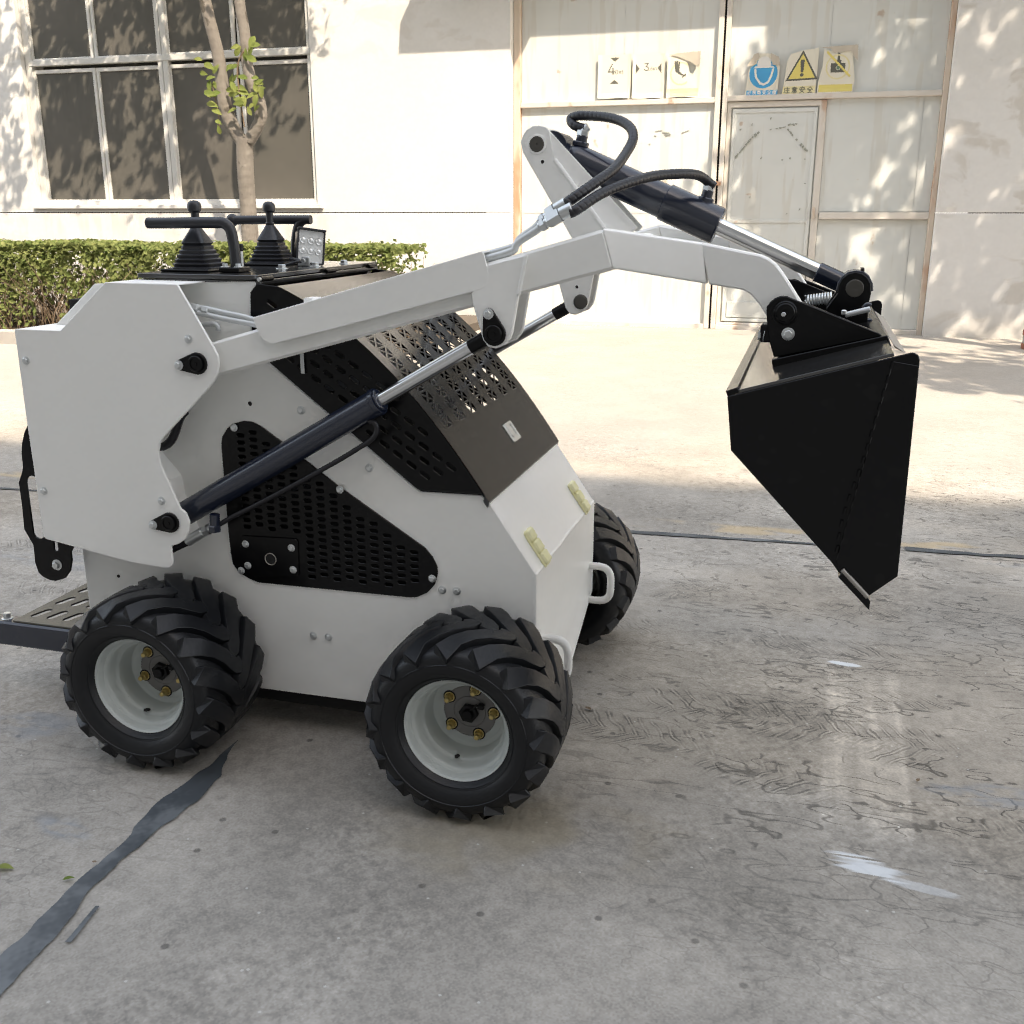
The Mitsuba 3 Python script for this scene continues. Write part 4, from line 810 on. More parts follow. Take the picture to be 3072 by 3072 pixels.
part(L, 'hard_line', sweep(spline([f1[3]]+[(-0.545, 2.030, 1.213), (-0.569, 2.030, 1.195)]+[(-0.573, 2.030, 1.187), (-0.595, 2.030, 1.178), (-0.621, 2.030, 1.171), (-0.681, 2.030, 1.155)], .005), .0075, 12), 'tube_paint', True)

# ------------------------------------------------------------------ quick hitch and bucket
QK = L+'__hitch_bracket'
br = rnd([(-0.081, 1.067), (-0.081, 1.077), (-0.075, 1.086), (-0.067, 1.093), (-0.057, 1.097), (-0.045, 1.097), (-0.035, 1.093), (0.131, 1.031), (0.132, 1.028), (-0.054, 0.983), (-0.061, 0.982), (-0.072, 1.012), (-0.077, 1.038)], .003)
both('hitch_bracket', plate(br, 2.038, 2.050, .0015), 'black_paint')
br2 = rnd([(-0.080, 1.061), (-0.070, 1.088), (-0.059, 1.092), (-0.046, 1.091), (-0.035, 1.089), (0.136, 1.024), (0.136, 1.020), (-0.056, 0.974)], .003)
both('hitch_bracket', plate(br2, 2.108, 2.118, .0015), 'black_paint')
q = [(-0.046, 2.038, 1.067)][0]
for y, dy in ((2.038, -1), (2*YC-2.108, -1)):
    k = part(L, 'hitch_pin', orient(lathe([(1e-4, .004), (.005, .004), (.006, .006), (.016, .006), (.018, .004), (.020, .004), (.022, .0015), (.025, .001), (.025, 0)], n=32), V3(q[0], y, q[2]), (1, 0, 0), (0, -1, 0)), 'black_paint', 40)
    part(k, 'grease_nipple', orient(hexa(.0048, .006), V3(q[0]-.003, y-.0038, q[2]-.003), (1, 0, 0), (0, -1, 0)), 'zinc')
q = [(-0.038, 2.038, 1.027)][0]
part(L, 'bolt', bolt((q[0], 2.038, q[2]), (0, -1, 0), .0082, .006), 'zinc')
qq = [(-0.083, 2.070, 1.019)][0]
part(L, 'bolt', bolt((qq[0], 2.07, qq[2]), (-1, 0, .1), .0095, .010), 'zinc')
part(L, 'stop_block', box(qq[0]-.008, qq[0]+.03, 2.06, 2.11, qq[2]-.012, qq[2]+.022, .003), 'black_paint')
bar = [(-0.065, 0.978), (0.140, 1.031), (0.149, 1.011), (-0.060, 0.954)]
part(L, 'hitch_frame', plate(rnd(bar, .002), 2.030, 2*YC-2.030, .0015), 'black_paint')
# centre ears for the tilt rod
ear = rnd([(0.052, 1.083), (0.053, 1.102), (0.059, 1.115), (0.070, 1.124), (0.084, 1.128), (0.099, 1.125), (0.110, 1.117), (0.118, 1.104), (0.120, 1.084), (0.117, 1.063), (0.118, 1.037), (0.119, 1.002), (0.034, 0.999), (0.032, 1.052)], .004)
for ya in (2.338, 2*YC-2.350):
    part(L, 'tilt_ear', plate(ear, ya, ya+.012, .0015), 'black_paint')
part(L, 'ear_band', plate(LineString([(0.052, 1.087), (0.054, 1.103), (0.061, 1.115), (0.072, 1.124), (0.085, 1.127), (0.100, 1.125), (0.111, 1.117), (0.119, 1.103), (0.121, 1.088)]).buffer(.0035, cap_style='flat'), 2.351, 2*YC-2.351, .001), 'navy_paint', 30)
pe = [(0.086, 1.094)][0]
part(L, 'tilt_pin', orient(lathe([(1e-4, .003), (.0014, .002), (.003, .003), (.0175, .003), (.0185, .002), (.0185, 0)], n=30), V3(pe[0], 2.338, pe[1]), (1, 0, 0), (0, -1, 0)), 'pin_steel', 40)
part(L, 'ear_key', box(pe[0]+.010, pe[0]+.017, 2.36, 2.40, pe[1]+.033, pe[1]+.041, .001), 'black_paint')
# spring and latch rods
s0, s1 = [np.array(p) for p in [(-0.013, 2.600, 1.045), (0.045, 2.600, 1.054)]]
u_ = (s1-s0); sl_ = np.linalg.norm(u_); u_ /= sl_; a_ = np.cross(u_, (0, 1, 0)); tt = np.linspace(0, 1, 260)
part(L, 'latch_spring', sweep([s0+u_*sl_*x+.012*(math.cos(x*9*6.283)*a_+math.sin(x*9*6.283)*V3(0, 1, 0)) for x in tt], .0026, 6), 'zinc', True)
part(L, 'latch_rod', cyl(*[np.array(p) for p in [(-0.015, 2.620, 1.040), (0.048, 2.620, 1.050)]], .006, 12), 'tube_paint', 40)
part(L, 'latch_rod', cat(cyl(*[np.array(p) for p in [(0.066, 2.160, 1.054), (0.112, 2.160, 1.067)]], .0055, 16, .001)), 'tube_paint', 40)
part(L, 'latch_clip', box(*np.ravel([[p-.005, p+.005] for p in [(0.063, 2.150, 1.060)][0]]).tolist(), .002), 'zinc')
part(L, 'latch_hook', sweep(spline([(0.105, 2.200, 1.063), (0.103, 2.200, 1.069), (0.109, 2.200, 1.072), (0.115, 2.200, 1.071)], .004), .005, 8), 'navy_paint', True)
part(L, 'latch_block', box(*np.ravel([[p-.010, p+.010] for p in [(0.118, 2.350, 1.022)][0]]).tolist(), .003), 'navy_paint')
# bucket
BK = L+'__bucket'
bx0, bx1 = 1.832, 2*YC-1.832
A_, B_, C_, D_, E_, F_, G_ = [(-0.130, 0.937), (-0.118, 0.840), (0.085, 0.631), (0.140, 0.590), (0.184, 0.631), (0.181, 1.010), (0.168, 1.025)]
sidep = rnd([(-0.130, 0.937), (-0.118, 0.840), (0.072, 0.645), (0.084, 0.629), (0.140, 0.590), (0.184, 0.631), (0.181, 1.004), (0.181, 1.013), (0.178, 1.021), (0.172, 1.024), (0.168, 1.025)], .002)
part(L, 'bucket', plate(sidep, bx0, bx0+.006, .0012), 'black_paint')
part(BK, 'side_plate', plate(sidep, bx1-.006, bx1, .0012), 'black_paint')
off = lambda p, q, dpt: [p, q]
def shellplate(p, q, t=.006, inset=1):
    p, q = np.array(p), np.array(q); dd = (q-p)/np.linalg.norm(q-p); nn = np.array([-dd[1], dd[0]])*inset
    return Polygon([tuple(p), tuple(q), tuple(q+nn*t), tuple(p+nn*t)])
back = [(-0.110, 0.943), (0.141, 1.017)]; 
part(BK, 'back_plate', plate(shellplate(*back, .006, 1), bx0+.006, bx1-.006, .0005), 'black_gloss')
part(BK, 'back_lip', plate(shellplate(*[(-0.130, 0.936), (-0.110, 0.944)], .010, 1), bx0+.006, bx1-.006, .001), 'black_paint')
part(BK, 'heel_plate', plate(shellplate(A_, B_, .006, 1), bx0+.006, bx1-.006, .0005), 'black_paint')
part(BK, 'floor_plate', plate(shellplate(B_, C_, .008, 1), bx0+.006, bx1-.006, .0005), 'black_paint')
ce = [(0.084, 0.623), (0.093, 0.640), (0.101, 0.633), (0.142, 0.584), (0.142, 0.566)]
part(BK, 'cutting_edge', plate(Polygon(ce), bx0-.010, bx1+.010, .001), 'black_paint')
part(BK, 'edge_weld', sweep(spline([(0.090, 1.824, 0.637), (0.108, 1.824, 0.619), (0.125, 1.824, 0.602), (0.137, 1.824, 0.590)], .004), .0045, 8), 'raw_steel', True)
part(BK, 'side_cutter', plate(rnd([(0.139, 1.010), (0.180, 1.004), (0.183, 0.632), (0.140, 0.592), (0.083, 0.631), (0.078, 0.653)], .002), bx0-.0045, bx0-.0002, .001), 'black_paint')
wl = [cyl(V3(*p)-V3(.0, 0, .006), V3(*p)+V3(.002, 0, .006), .0026, 8) for p in spline([(0.137, 1.829, 1.003), (0.118, 1.829, 0.899), (0.102, 1.829, 0.820), (0.087, 1.829, 0.759), (0.077, 1.829, 0.673)], .022)]
part(BK, 'weld_stitch', cat(wl), 'black_paint', 40)
hk = [(0.152, 1.014), (0.174, 1.000), (0.176, 0.998), (0.155, 1.008)]
part(BK, 'hook_lip', plate(Polygon(hk), 2.03, 2*YC-2.03, .001), 'raw_steel')
part(BK, 'mount_weld', sweep(spline([(p[0], p[1], p[2]+.001*math.sin(i*2.1)) for i, p in enumerate([(-0.038, 2.020, 0.957), (-0.010, 2.020, 0.964), (0.018, 2.020, 0.970), (0.045, 2.020, 0.978), (0.073, 2.020, 0.985), (0.099, 2.020, 0.993), (0.126, 2.020, 1.001), (0.144, 2.020, 1.006)])], .004), .006, 8), 'navy_paint', True)
part(BK, 'mount_bar', plate(rnd([(-0.058, 0.958), (-0.038, 0.960), (0.146, 1.010), (0.149, 1.001), (-0.056, 0.947)], .002), 2.0, 2*YC-2.0, .001), 'black_paint')

# ------------------------------------------------------------------ wheels
R0, WYL = 0.2085, 1.8253
prof = np.array([(.112, .034), (.119, .026), (.126, .014), (.140, .004), (.156, .000), (.172, .003), (.184, .010), (.1915, .020), (.1955, .034), (.1975, .060), (.1985, .090), (.1988, .120), (.1985, .150), (.1975, .180), (.1955, .206), (.1915, .220), (.184, .230), (.172, .237), (.156, .240), (.140, .236), (.126, .226), (.112, .206)])
prof[:, 0] -= np.where(prof[:, 0] > .185, .0032, 0); prof[:, 1] = np.where(prof[:, 1] > .05, .05+(prof[:, 1]-.05)*1.09, prof[:, 1])
from scipy.interpolate import interp1d
pl_ = np.r_[0, np.cumsum(np.linalg.norm(np.diff(prof, axis=0), axis=1))]
pr_i, py_i = interp1d(pl_, prof[:, 0]), interp1d(pl_, prof[:, 1])
v_mid = np.interp(.120, prof[8:14, 1], pl_[8:14]); v_a = pl_[7]-.012
def surf(th, v, h):
    e = 1e-3; r, y = pr_i(v), py_i(v); dr_, dy_ = pr_i(v+e)-pr_i(v-e), py_i(v+e)-py_i(v-e); l = np.hypot(dr_, dy_)
    nr, ny = dy_/l, -dr_/l
    rr, yy = r+nr*h, y+ny*h
    return np.stack([rr*np.sin(th), yy, rr*np.cos(th)], -1)
def lug_mesh(th0, side):
    """bar from the shoulder that hooks over at the crown"""
    half = v_mid-v_a
    cl = np.array([(-.047, -.009), (-.040, 0.0), (-.018, .028), (.004, .055), (.030, .080), (.052, .094), (.064, .106), (.066, half+.004), (.062, half+.015), (.061, half+.018)])
    wd = np.array([.034, .036, .035, .033, .031, .030, .031, .034, .031, .027])*1.12
    hh = np.array([.0010, .0148, .0158, .0160, .0160, .0160, .0160, .0160, .0158, .002])
    tg = np.gradient(cl, axis=0); tg /= np.linalg.norm(tg, axis=1, keepdims=True); nm = np.stack([-tg[:, 1], tg[:, 0]], 1)
    rows = []
    for i in range(len(cl)):
        row = []
        for o_, h in ((-wd[i]/2-.004, -.004), (-wd[i]/2, hh[i]-.001), (-wd[i]/2+.0015, hh[i]), (wd[i]/2-.0015, hh[i]), (wd[i]/2, hh[i]-.001), (wd[i]/2+.004, -.004)):
            s, v = cl[i]+nm[i]*o_
            vv = v_a+v; vv = vv if side > 0 else 2*v_mid-vv
            row.append(surf(th0+s/.200, np.clip(vv, .002, pl_[-1]-.002), h))
        rows.append(row)
    n, m = len(rows), 6; v = np.array(rows).reshape(-1, 3); f = []
    for i in range(n-1):
        for k in range(m-1):
            a = i*m+k; f += [[a, a+1, a+m+1], [a, a+m+1, a+m]]
    for base in (0, (n-1)*m): f += [[base, base+k, base+k+1] for k in range(1, m-1)]
    q = tm(v, f)
    return q
NL = 16
carc = lathe([(r, y) for r, y in zip(*[f_(np.linspace(0, pl_[-1], 60)) for f_ in (pr_i, py_i)])], (0, 0, 0), (0, 1, 0), 96)
lugs = [lug_mesh(i*2*np.pi/NL+(0 if sd > 0 else np.pi/NL), sd) for sd in (1, -1) for i in range(NL)]
for q in lugs: trimesh.repair.fix_normals(q)
ridge = cat(lathe([(.1255, .0160), (.1262, .0125), (.1285, .0110), (.1295, .0125), (.1297, .0140)], (0, 0, 0), (0, 1, 0), 96), lathe([(.158, .0006), (.159, -.0010), (.161, -.0010), (.162, .0010)], (0, 0, 0), (0, 1, 0), 96))
rim = lathe([(.1120, .034), (.1160, .0295), (.1166, .0275), (.1155, .0265), (.1130, .0285), (.1105, .033), (.1085, .040), (.1060, .046), (.1015, .049), (.0985, .053), (.0970, .060), (.0960, .068), (.0930, .075), (.0890, .078), (.0868, .084), (.0855, .095), (.0850, .116), (.0838, .120), (.080, .1225), (.0745, .1235), (.0735, .1225)], (0, 0, 0), (0, 1, 0), 72)
disc = lathe([(.0740, .1225), (.0602, .1225), (.0600, .1240), (.0560, .1240)], (0, 0, 0), (0, 1, 0), 60)
hub = lathe([(.0600, .1245), (.0594, .1225), (.0585, .1218), (.0372, .1218), (.0366, .1232), (.0355, .1232), (.0348, .1212), (.0250, .1208), (1e-4, .1208)], (0, 0, 0), (0, 1, 0), 60)
def wheel(x, near, a0, spin):
    M = np.eye(4); c_, s_ = math.cos(spin), math.sin(spin); M[0, 0] = c_; M[0, 2] = s_; M[2, 0] = -s_; M[2, 2] = c_
    def place_(m, rot=True):
        q = m.copy()
        if rot: q.apply_transform(M)
        if not near: q.vertices[:, 1] *= -1; q.invert()
        q.apply_translation([x, 1.7938 if near else 2*YC-1.7938, R0]); return q
    k = part(L, 'wheel', place_(rim), 'rim_paint', 32)
    part(k, 'tyre', place_(cat(carc, ridge)), 'tyre_rubber', 40)
    for q in lugs: part(k, 'tread_lug', place_(q), 'tyre_rubber', 38)
    part(k, 'disc', place_(disc), 'rim_paint', 30)
    if not near: return
    part(k, 'hub', place_(hub), 'hub_paint', 30)
    part(k, 'stud_seats', cat(*[place_(cyl((.0545*math.sin(a0+i*1.2566), .1222, .0545*math.cos(a0+i*1.2566)), (.0545*math.sin(a0+i*1.2566), .1214, .0545*math.cos(a0+i*1.2566)), .0145, 20), False) for i in range(5)]), 'dark_void', kind='stuff')
    part(k, 'hub_nut', place_(cat(orient(hexa(.0215, .012), (0, .1185, 0), (1, 0, 0), (0, -1, 0)), cyl((0, .1185, 0), (0, .098, 0), .0125, 18, .002), cyl((0, .105, .006), (.018, .108, .026), .003, 8), box(.020, .034, .104, .116, .018, .030, .002))), 'black_paint', 30)
    for i in range(5):
        a = a0+i*2*np.pi/5; o = (.0545*math.sin(a), .1220, .0545*math.cos(a))
        part(k, 'wheel_nut', place_(cat(orient(hexa(.0088, .012), o, (1, 0, 0), (0, -1, 0)), cyl(o, (o[0], .0995, o[2]), .0058, 14, .0015), orient(lathe([(.0115, 0), (.0115, .0018), (.009, .002)], n=16), o, (1, 0, 0), (0, -1, 0))), False), 'yellow_zinc', 30)
    va = 3.3 if x > -1 else 3.35
    part(k, 'valve', place_(cyl((.088*math.sin(va), .080, .088*math.cos(va)), (.080*math.sin(va), .062, .080*math.cos(va)), .004, 10, .001), False), 'dark_void', 40)
wheel(-0.6443, True, .25, .10); wheel(-1.4099, True, .55, .27); wheel(-0.6443, False, 0, .20); wheel(-1.4099, False, 0, .05)
# ------------------------------------------------------------------ control deck
dk = rnd(sbox(-1.484, YB-.006, -1.178, 2.742), .012)
part(L, 'deck_plate', plate(dk, 1.116, 1.106, .0012, 'xy'), 'black_gloss')
part(L, 'deck_edge', plate(rnd(sbox(-1.475, YB+.004, -1.172, 2.735), .01), 1.1045, 1.094, .001, 'xy'), 'black_gloss')
part(L, 'deck_apron', box(-1.47, -1.19, YB+.010, 2.72, 1.04, 1.094), 'black_paint')
DZ = 1.116
def bellows(x, y, s=1.0):
    pr = []
    for i in range(6):
        a = .058*s-.0050*s*i; z = .006+.0105*s*i
        pr += [(a, z), (a*1.0, z+.002), (a*.86, z+.0055*s)]
    zt = .006+.0105*s*6
    pr += [(.031*s*1.05, zt), (.030*s, zt+.004), (.0115*s, zt+.040*s), (.0125*s, zt+.043*s), (.0125*s, zt+.046*s), (.0095*s, zt+.048*s)]
    # square section: four flat sides with softened corners
    n = 32; a = np.arange(n)*2*np.pi/n+np.pi/4*0
    sq = 1/np.maximum(np.abs(np.cos(a)), np.abs(np.sin(a))); sq = np.minimum(sq, 1.25)
    V = []
    for i, (r, z) in enumerate(pr):
        k = sq if z < zt+.035*s else np.ones(n); V.append(np.column_stack([x+r*k*np.cos(a), y+r*k*np.sin(a), np.full(n, DZ+z)]))
    V = np.vstack(V); f = []
    for i in range(len(pr)-1):
        for j in range(n):
            p, q = i*n+j, i*n+(j+1) % n; f += [[p, q, q+n], [p, q+n, p+n]]
    return tm(V, f), DZ+zt+.048*s
mat('bellow_rubber', principled((0.018, 0.019, 0.023), 0.38, specular=0.5))
for (px_, py_, s) in (([(-1.403, 2.200, 1.112)][0][0], 2.20, .92), ([(-1.374, 2.500, 1.109)][0][0], 2.50, .92)):
    m, zt = bellows(px_, py_, s)
    k = part(L, 'control_lever', cat(cyl((px_, py_, zt-.02), (px_, py_, zt+.034), .0095, 20, .001), lathe([(.0095, 0), (.0155, .004), (.0165, .014), (.0145, .022), (.008, .027), (1e-4, .028)], (px_, py_, zt+.024), (0, 0, 1), 24)), 'bellow_rubber', 50)
    part(k, 'bellows', m, 'bellow_rubber', 28)
    part(k, 'base_frame', box(px_-.064, px_+.064, py_-.064, py_+.064, DZ, DZ+.006, .002), 'black_paint')
# hand rails
hb = [(-1.504, 2.160, 1.225), (-1.460, 2.160, 1.225), (-1.378, 2.160, 1.226), (-1.318, 2.160, 1.226), (-1.300, 2.160, 1.223), (-1.289, 2.160, 1.212), (-1.285, 2.160, 1.196), (-1.282, 2.160, 1.167), (-1.281, 2.160, 1.139), (-1.280, 2.160, 1.118)]
part(L, 'hand_rail', sweep(spline(hb[:4], .01)[:-1].tolist()+spline(hb[3:], .005).tolist(), .0125, 16), 'bellow_rubber', 60)
bq = [(-1.284, 2.160, 1.114)][0]
part(L, 'rail_foot', box(bq[0]-.028, bq[0]+.024, 2.135, 2.19, DZ+.0005, DZ+.012, .002), 'black_paint')
for dx in (-.018, .016): part(L, 'bolt', bolt((bq[0]+dx, 2.148, DZ+.012), (0, 0, 1), .007, .006), 'zinc')
h2 = [(-1.519, 2.560, 1.228), (-1.474, 2.560, 1.229), (-1.351, 2.560, 1.230), (-1.286, 2.560, 1.230)]
part(L, 'hand_rail', sweep(spline(h2, .01), .0115, 16), 'bellow_rubber', 60)
q = h2[0]
part(L, 'rail_knob', trimesh.creation.icosphere(2, .017).apply_translation(q), 'bellow_rubber', True)
part(L, 'hand_rail', sweep(spline([(-1.306, 2.560, 1.229), (-1.320, 2.560, 1.219), (-1.328, 2.560, 1.204), (-1.335, 2.560, 1.174), (-1.338, 2.560, 1.142), (-1.341, 2.560, 1.110)], .006), .0115, 16), 'bellow_rubber', 60)
f2 = [(-1.335, 2.560, 1.106)][0]
part(L, 'rail_foot', box(f2[0]-.03, f2[0]+.03, 2.53, 2.59, DZ+.0005, DZ+.012, .002), 'black_paint')
for dx in (-.02, .02): part(L, 'bolt', bolt((f2[0]+dx, 2.545, DZ+.012), (0, 0, 1), .007, .006), 'zinc')
# small throttle lever
t0, t1_ = [(-1.349, 2.300, 1.118), (-1.346, 2.300, 1.175)]
part(L, 'throttle', cyl((t0[0], 2.30, DZ), (t0[0], 2.30, t0[2]+.045), .0065, 14), 'zinc', 40)
part(L, 'throttle_grip', cyl((t0[0]-.001, 2.30, t0[2]+.040), (t0[0]-.002, 2.30, t1_[2]), .0095, 16, .002), 'black_paint', 40)
# work light
wc = np.array([(-1.245, 2.470, 1.164)][0]); nd = V3(.62, -.76, .12); nd /= np.linalg.norm(nd); exx = np.cross((0, 0, 1), nd); exx /= np.linalg.norm(exx)
exx = exx*math.cos(.14)-np.cross(nd, exx)*math.sin(.14)
k = part(L, 'work_light', orient(cat(box(-.034, .034, -.042, .042, -.045, -.002, .006), *[box(-.030+.010*i, -.026+.010*i, -.036, .036, -.058, -.045) for i in range(7)]), wc, exx, nd), 'black_paint')
part(k, 'bezel', orient(plate(rnd(sbox(-.036, -.044, .036, .044), .006).difference(rnd(sbox(-.0315, -.0395, .0315, .0395), .004)), .004, -.002, .001, 'xy'), wc, exx, nd), 'bellow_rubber')
part(k, 'reflector', orient(box(-.032, .032, -.040, .040, -.004, .0005), wc, exx, nd), 'lamp_lens')
for i in range(2):
    for j in range(3):
        part(k, 'lens', orient(lathe([(.0098, .0006), (.0098, .0022), (.0085, .0036), (.006, .0030), (.003, .0040), (1e-4, .0044)], n=20), wc+exx*(-.0205+.0205*j)+np.cross(nd, exx)*(-.011+.026*i), exx, nd), 'lamp_lens', 30)
part(k, 'visor', orient(box(-.036, .036, .040, .045, -.006, .010, .001), wc, exx, nd), 'bellow_rubber')
part(L, 'light_stalk', cat(box(wc[0]-.008, wc[0]+.004, wc[1]+.010, wc[1]+.022, DZ, wc[2]-.03, .001)), 'black_paint')
part(L, 'light_clamp', cat(*[box(wc[0]-.030, wc[0]+.004, wc[1]-.02+o_, wc[1]-.014+o_, DZ, DZ+.024, .002) for o_ in (0, .03)], cyl((wc[0]-.013, wc[1]-.024, DZ+.013), (wc[0]-.013, wc[1]+.024, DZ+.013), .007, 14, .001)), 'zinc')
part(L, 'light_cable', sweep(spline([(-1.299, 2.360, 1.107), (-1.282, 2.360, 1.116), (-1.253, 2.360, 1.125), (-1.231, 2.360, 1.131)]+[(wc[0]-.05, wc[1]-.02, wc[2]-.03)], .005), .0035, 8), 'hose_rubber', True)
for q in ((-1.255, 2.33), (-1.225, 2.45), (-1.215, 2.60)):
    part(L, 'bolt', bolt((q[0], q[1], DZ), (0, 0, 1), .010, .008, .5), 'zinc')
# hood hinge along the deck edge
for y in (2.075, 2.40, 2.66): part(L, 'hood_hinge', cyl((-1.172, y, 1.107), (-1.172, y+.05, 1.107), .006, 12), 'black_paint', 40)
part(L, 'hinge_pin', cyl((-1.172, 2.066, 1.107), (-1.172, 2.0745, 1.107), .0045, 10), 'zinc')
# ------------------------------------------------------------------ plants
mat('twig', principled((0.16, 0.115, 0.075), 0.85))
def leafmat(key, a, b, sc):
    def f(p, n, uv):
        return mix(mix(a, b, noise(p.x*sc, p.y*sc, p.z*sc)), tuple(0.6*(x+y)/2 for x, y in zip(a, b)), 0.6*smoothstep(0.55, 0.7, fbm(p.x*3, p.y*3, p.z*3, 2)))
    scene['mat_'+key] = {'type': 'principledthin', 'base_color': proc(f), 'roughness': 0.5, 'diff_trans': 0.7, 'eta': 1.4}
leafmat('hedge_leaf', (0.12, 0.175, 0.05), (0.35, 0.37, 0.15), 23)
leafmat('tree_leaf', (0.10, 0.155, 0.04), (0.34, 0.36, 0.12), 9)
def leaves(c, size, nrm=None, asp=0.55):
    """diamond leaves folded along the midrib; c (n,3)"""
    n = len(c); a = rng.normal(size=(n, 3)); a /= np.linalg.norm(a, axis=1, keepdims=True)
    if nrm is not None: a = a*0.8+nrm; a /= np.linalg.norm(a, axis=1, keepdims=True)
    b = np.cross(a, rng.normal(size=(n, 3))); b /= np.linalg.norm(b, axis=1, keepdims=True); d = np.cross(a, b)
    s = (size*rng.uniform(.6, 1.3, n))[:, None]
    v = np.stack([c-b*s/2, c+d*s*asp/2+a*s*.10, c+b*s/2, c-d*s*asp/2+a*s*.10], 1).reshape(-1, 3)
    i = np.arange(n)[:, None]*4
    return tm(v, np.vstack([np.hstack([i, i+1, i+2]), np.hstack([i, i+2, i+3])]))
h = thing('clipped_hedge', 'long low clipped green hedge with bare twigs below, in front of the window', 'hedge')
HX0, HX1, HY0, HY1, HZ = -15.0, -3.57, 8.72, 9.75, 0.95
n = 70000
x = rng.uniform(HX0, HX1, n); y = HY0+(HY1-HY0)*rng.beta(.8, 1.3, n); z = 0.12+(HZ-0.12)*rng.beta(1.5, 0.9, n)
front = rng.random(n) < 0.6
lump = meshkit.fbm(np.stack([x*2.2, z*2.2, x*0], -1), 3, 4)
y = np.where(front, HY0+0.10*rng.random(n)+0.16*(lump-.5), y)
top = rng.random(n) < 0.3
z = np.where(top, HZ-0.06*rng.random(n)+0.10*(meshkit.fbm(np.stack([x*2.5, y*2.5, x*0], -1), 3, 8)-.5), z)
y = np.where(top, rng.uniform(HY0, HY1, n), y)
keep = (rng.random(n) < np.clip(0.22+1.25*(z/HZ-0.1), 0, 1)) & (meshkit.fbm(np.stack([x*3, z*3, y*3], -1), 3, 11) > 0.42-0.07*(z > .75))
edge = HX1-0.10*rng.random(n)
c = np.column_stack([np.minimum(x, edge), y, z])[keep]
part(h, 'foliage', leaves(c, 0.058, np.where((c[:, 2] > HZ-0.1)[:, None], [0, -.2, 1.0], [0, -.7, .45]), 0.62), 'hedge_leaf', kind='stuff')
tw = []
for k in range(1500):
    x0 = rng.uniform(HX0+3, HX1); y0 = rng.uniform(HY0, HY1-.2); p = V3(x0, y0, 0.05); pts = [p]
    dv = V3(rng.normal()*.35, rng.normal()*.25, 1)
    for s in range(3):
        p = p+dv/np.linalg.norm(dv)*rng.uniform(.2, .3); dv = dv+V3(rng.normal()*.5, rng.normal()*.4, 0); pts.append(p.copy())
    tw.append(sweep(pts, np.linspace(.006, .0025, 4), 3, False))
part(h, 'twigs', cat(tw), 'twig', kind='stuff')

def f_bark(p, n, uv):
    g = fbm(p.x*9, p.y*9, p.z*4, 4); s = fbm(p.x*6, p.y*6, p.z*30, 3); k = smoothstep(0.66, 0.74, fbm(p.x*10, p.y*10, p.z*7+4, 3))
    return mix(mix((0.28, 0.255, 0.225), (0.17, 0.15, 0.13), g), (0.08, 0.07, 0.055), 0.8*k)*(1-0.18*s)
def h_bark(p, n, uv): return 0.014*fbm(p.x*14, p.y*14, p.z*24, 4)
mat('bark', {'type': 'bumpmap', 'arbitrary': proc(h_bark, 0.004), 'scale': 1.0, 'nested': principled(proc(f_bark), 0.85, specular=0.2)})
def limb(pts, r0, r1, n=14, seed=0):
    p = spline(pts, 0.06); m = len(p); rr = np.linspace(r0, r1, m)
    return sweep(p, None, n, True, lambda s, a: np.interp(s, np.linspace(0, 1, m)*np.linalg.norm(np.diff(p, axis=0), axis=1).sum(), rr)*(1+0.16*(meshkit.fbm(np.stack([np.cos(a)*1.3, np.sin(a)*1.3, a*0+s*2.2], -1), 3, seed)-.5)*2))
def crown(root, cs, size, leafkey, per, gap=.45):
    out = []
    for (cx, cy, cz, r, rz) in cs:
        for k in range(per):
            d = rng.normal(size=3); d /= np.linalg.norm(d); rr = rng.random()**0.45
            q = V3(cx, cy, cz)+d*V3(r, r, rz)*rr
            if meshkit.fbm(q*1.1, 3, 21) < gap: continue
            out.append(q+rng.normal(size=(9, 3))*0.16)
    part(root, 'crown', leaves(np.vstack(out), size, None, 0.62), leafkey, kind='stuff')
t = thing('street_tree', 'slim forked tree with new green sprouts, standing in front of the window', 'tree')
tb = [(-5.977, 10.400, 0.875), (-5.969, 10.400, 1.248), (-5.972, 10.400, 1.613), (-5.960, 10.400, 1.883), (-5.950, 10.400, 2.008)]
la = [(-5.985, 10.400, 1.973), (-6.078, 10.400, 2.117), (-6.155, 10.400, 2.330), (-6.180, 10.400, 2.644), (-6.209, 10.400, 2.903), (-6.260, 10.400, 3.142), (-6.302, 10.400, 3.363)]
lb = [(-5.900, 10.400, 1.971), (-5.818, 10.400, 2.076), (-5.738, 10.400, 2.215), (-5.746, 10.400, 2.337), (-5.823, 10.400, 2.547), (-5.865, 10.400, 2.788), (-5.868, 10.400, 3.008), (-5.892, 10.400, 3.209), (-5.902, 10.400, 3.343)]
part(t, 'trunk', limb([(tb[0][0], 10.4, 0.0)]+tb[1:], .094, .088, 16, 1), 'bark', 60)
part(t, 'limb', limb(la+[(la[-1][0]-.25, 10.35, 4.3), (la[-1][0]-.6, 10.2, 5.6)], .074, .038, 14, 2), 'bark', 60)
part(t, 'limb', limb(lb+[(lb[-1][0]+.15, 10.4, 4.4), (lb[-1][0]+.5, 10.3, 5.8)], .066, .038, 14, 3), 'bark', 60)
crown(t, [(-6.3, 10.1, 5.6, 1.5, 1.1), (-7.5, 10.0, 5.3, 1.0, .8), (-5.2, 9.9, 5.9, 1.0, .9), (-8.5, 10.0, 4.9, .9, .7)], 0.17, 'tree_leaf', 170)
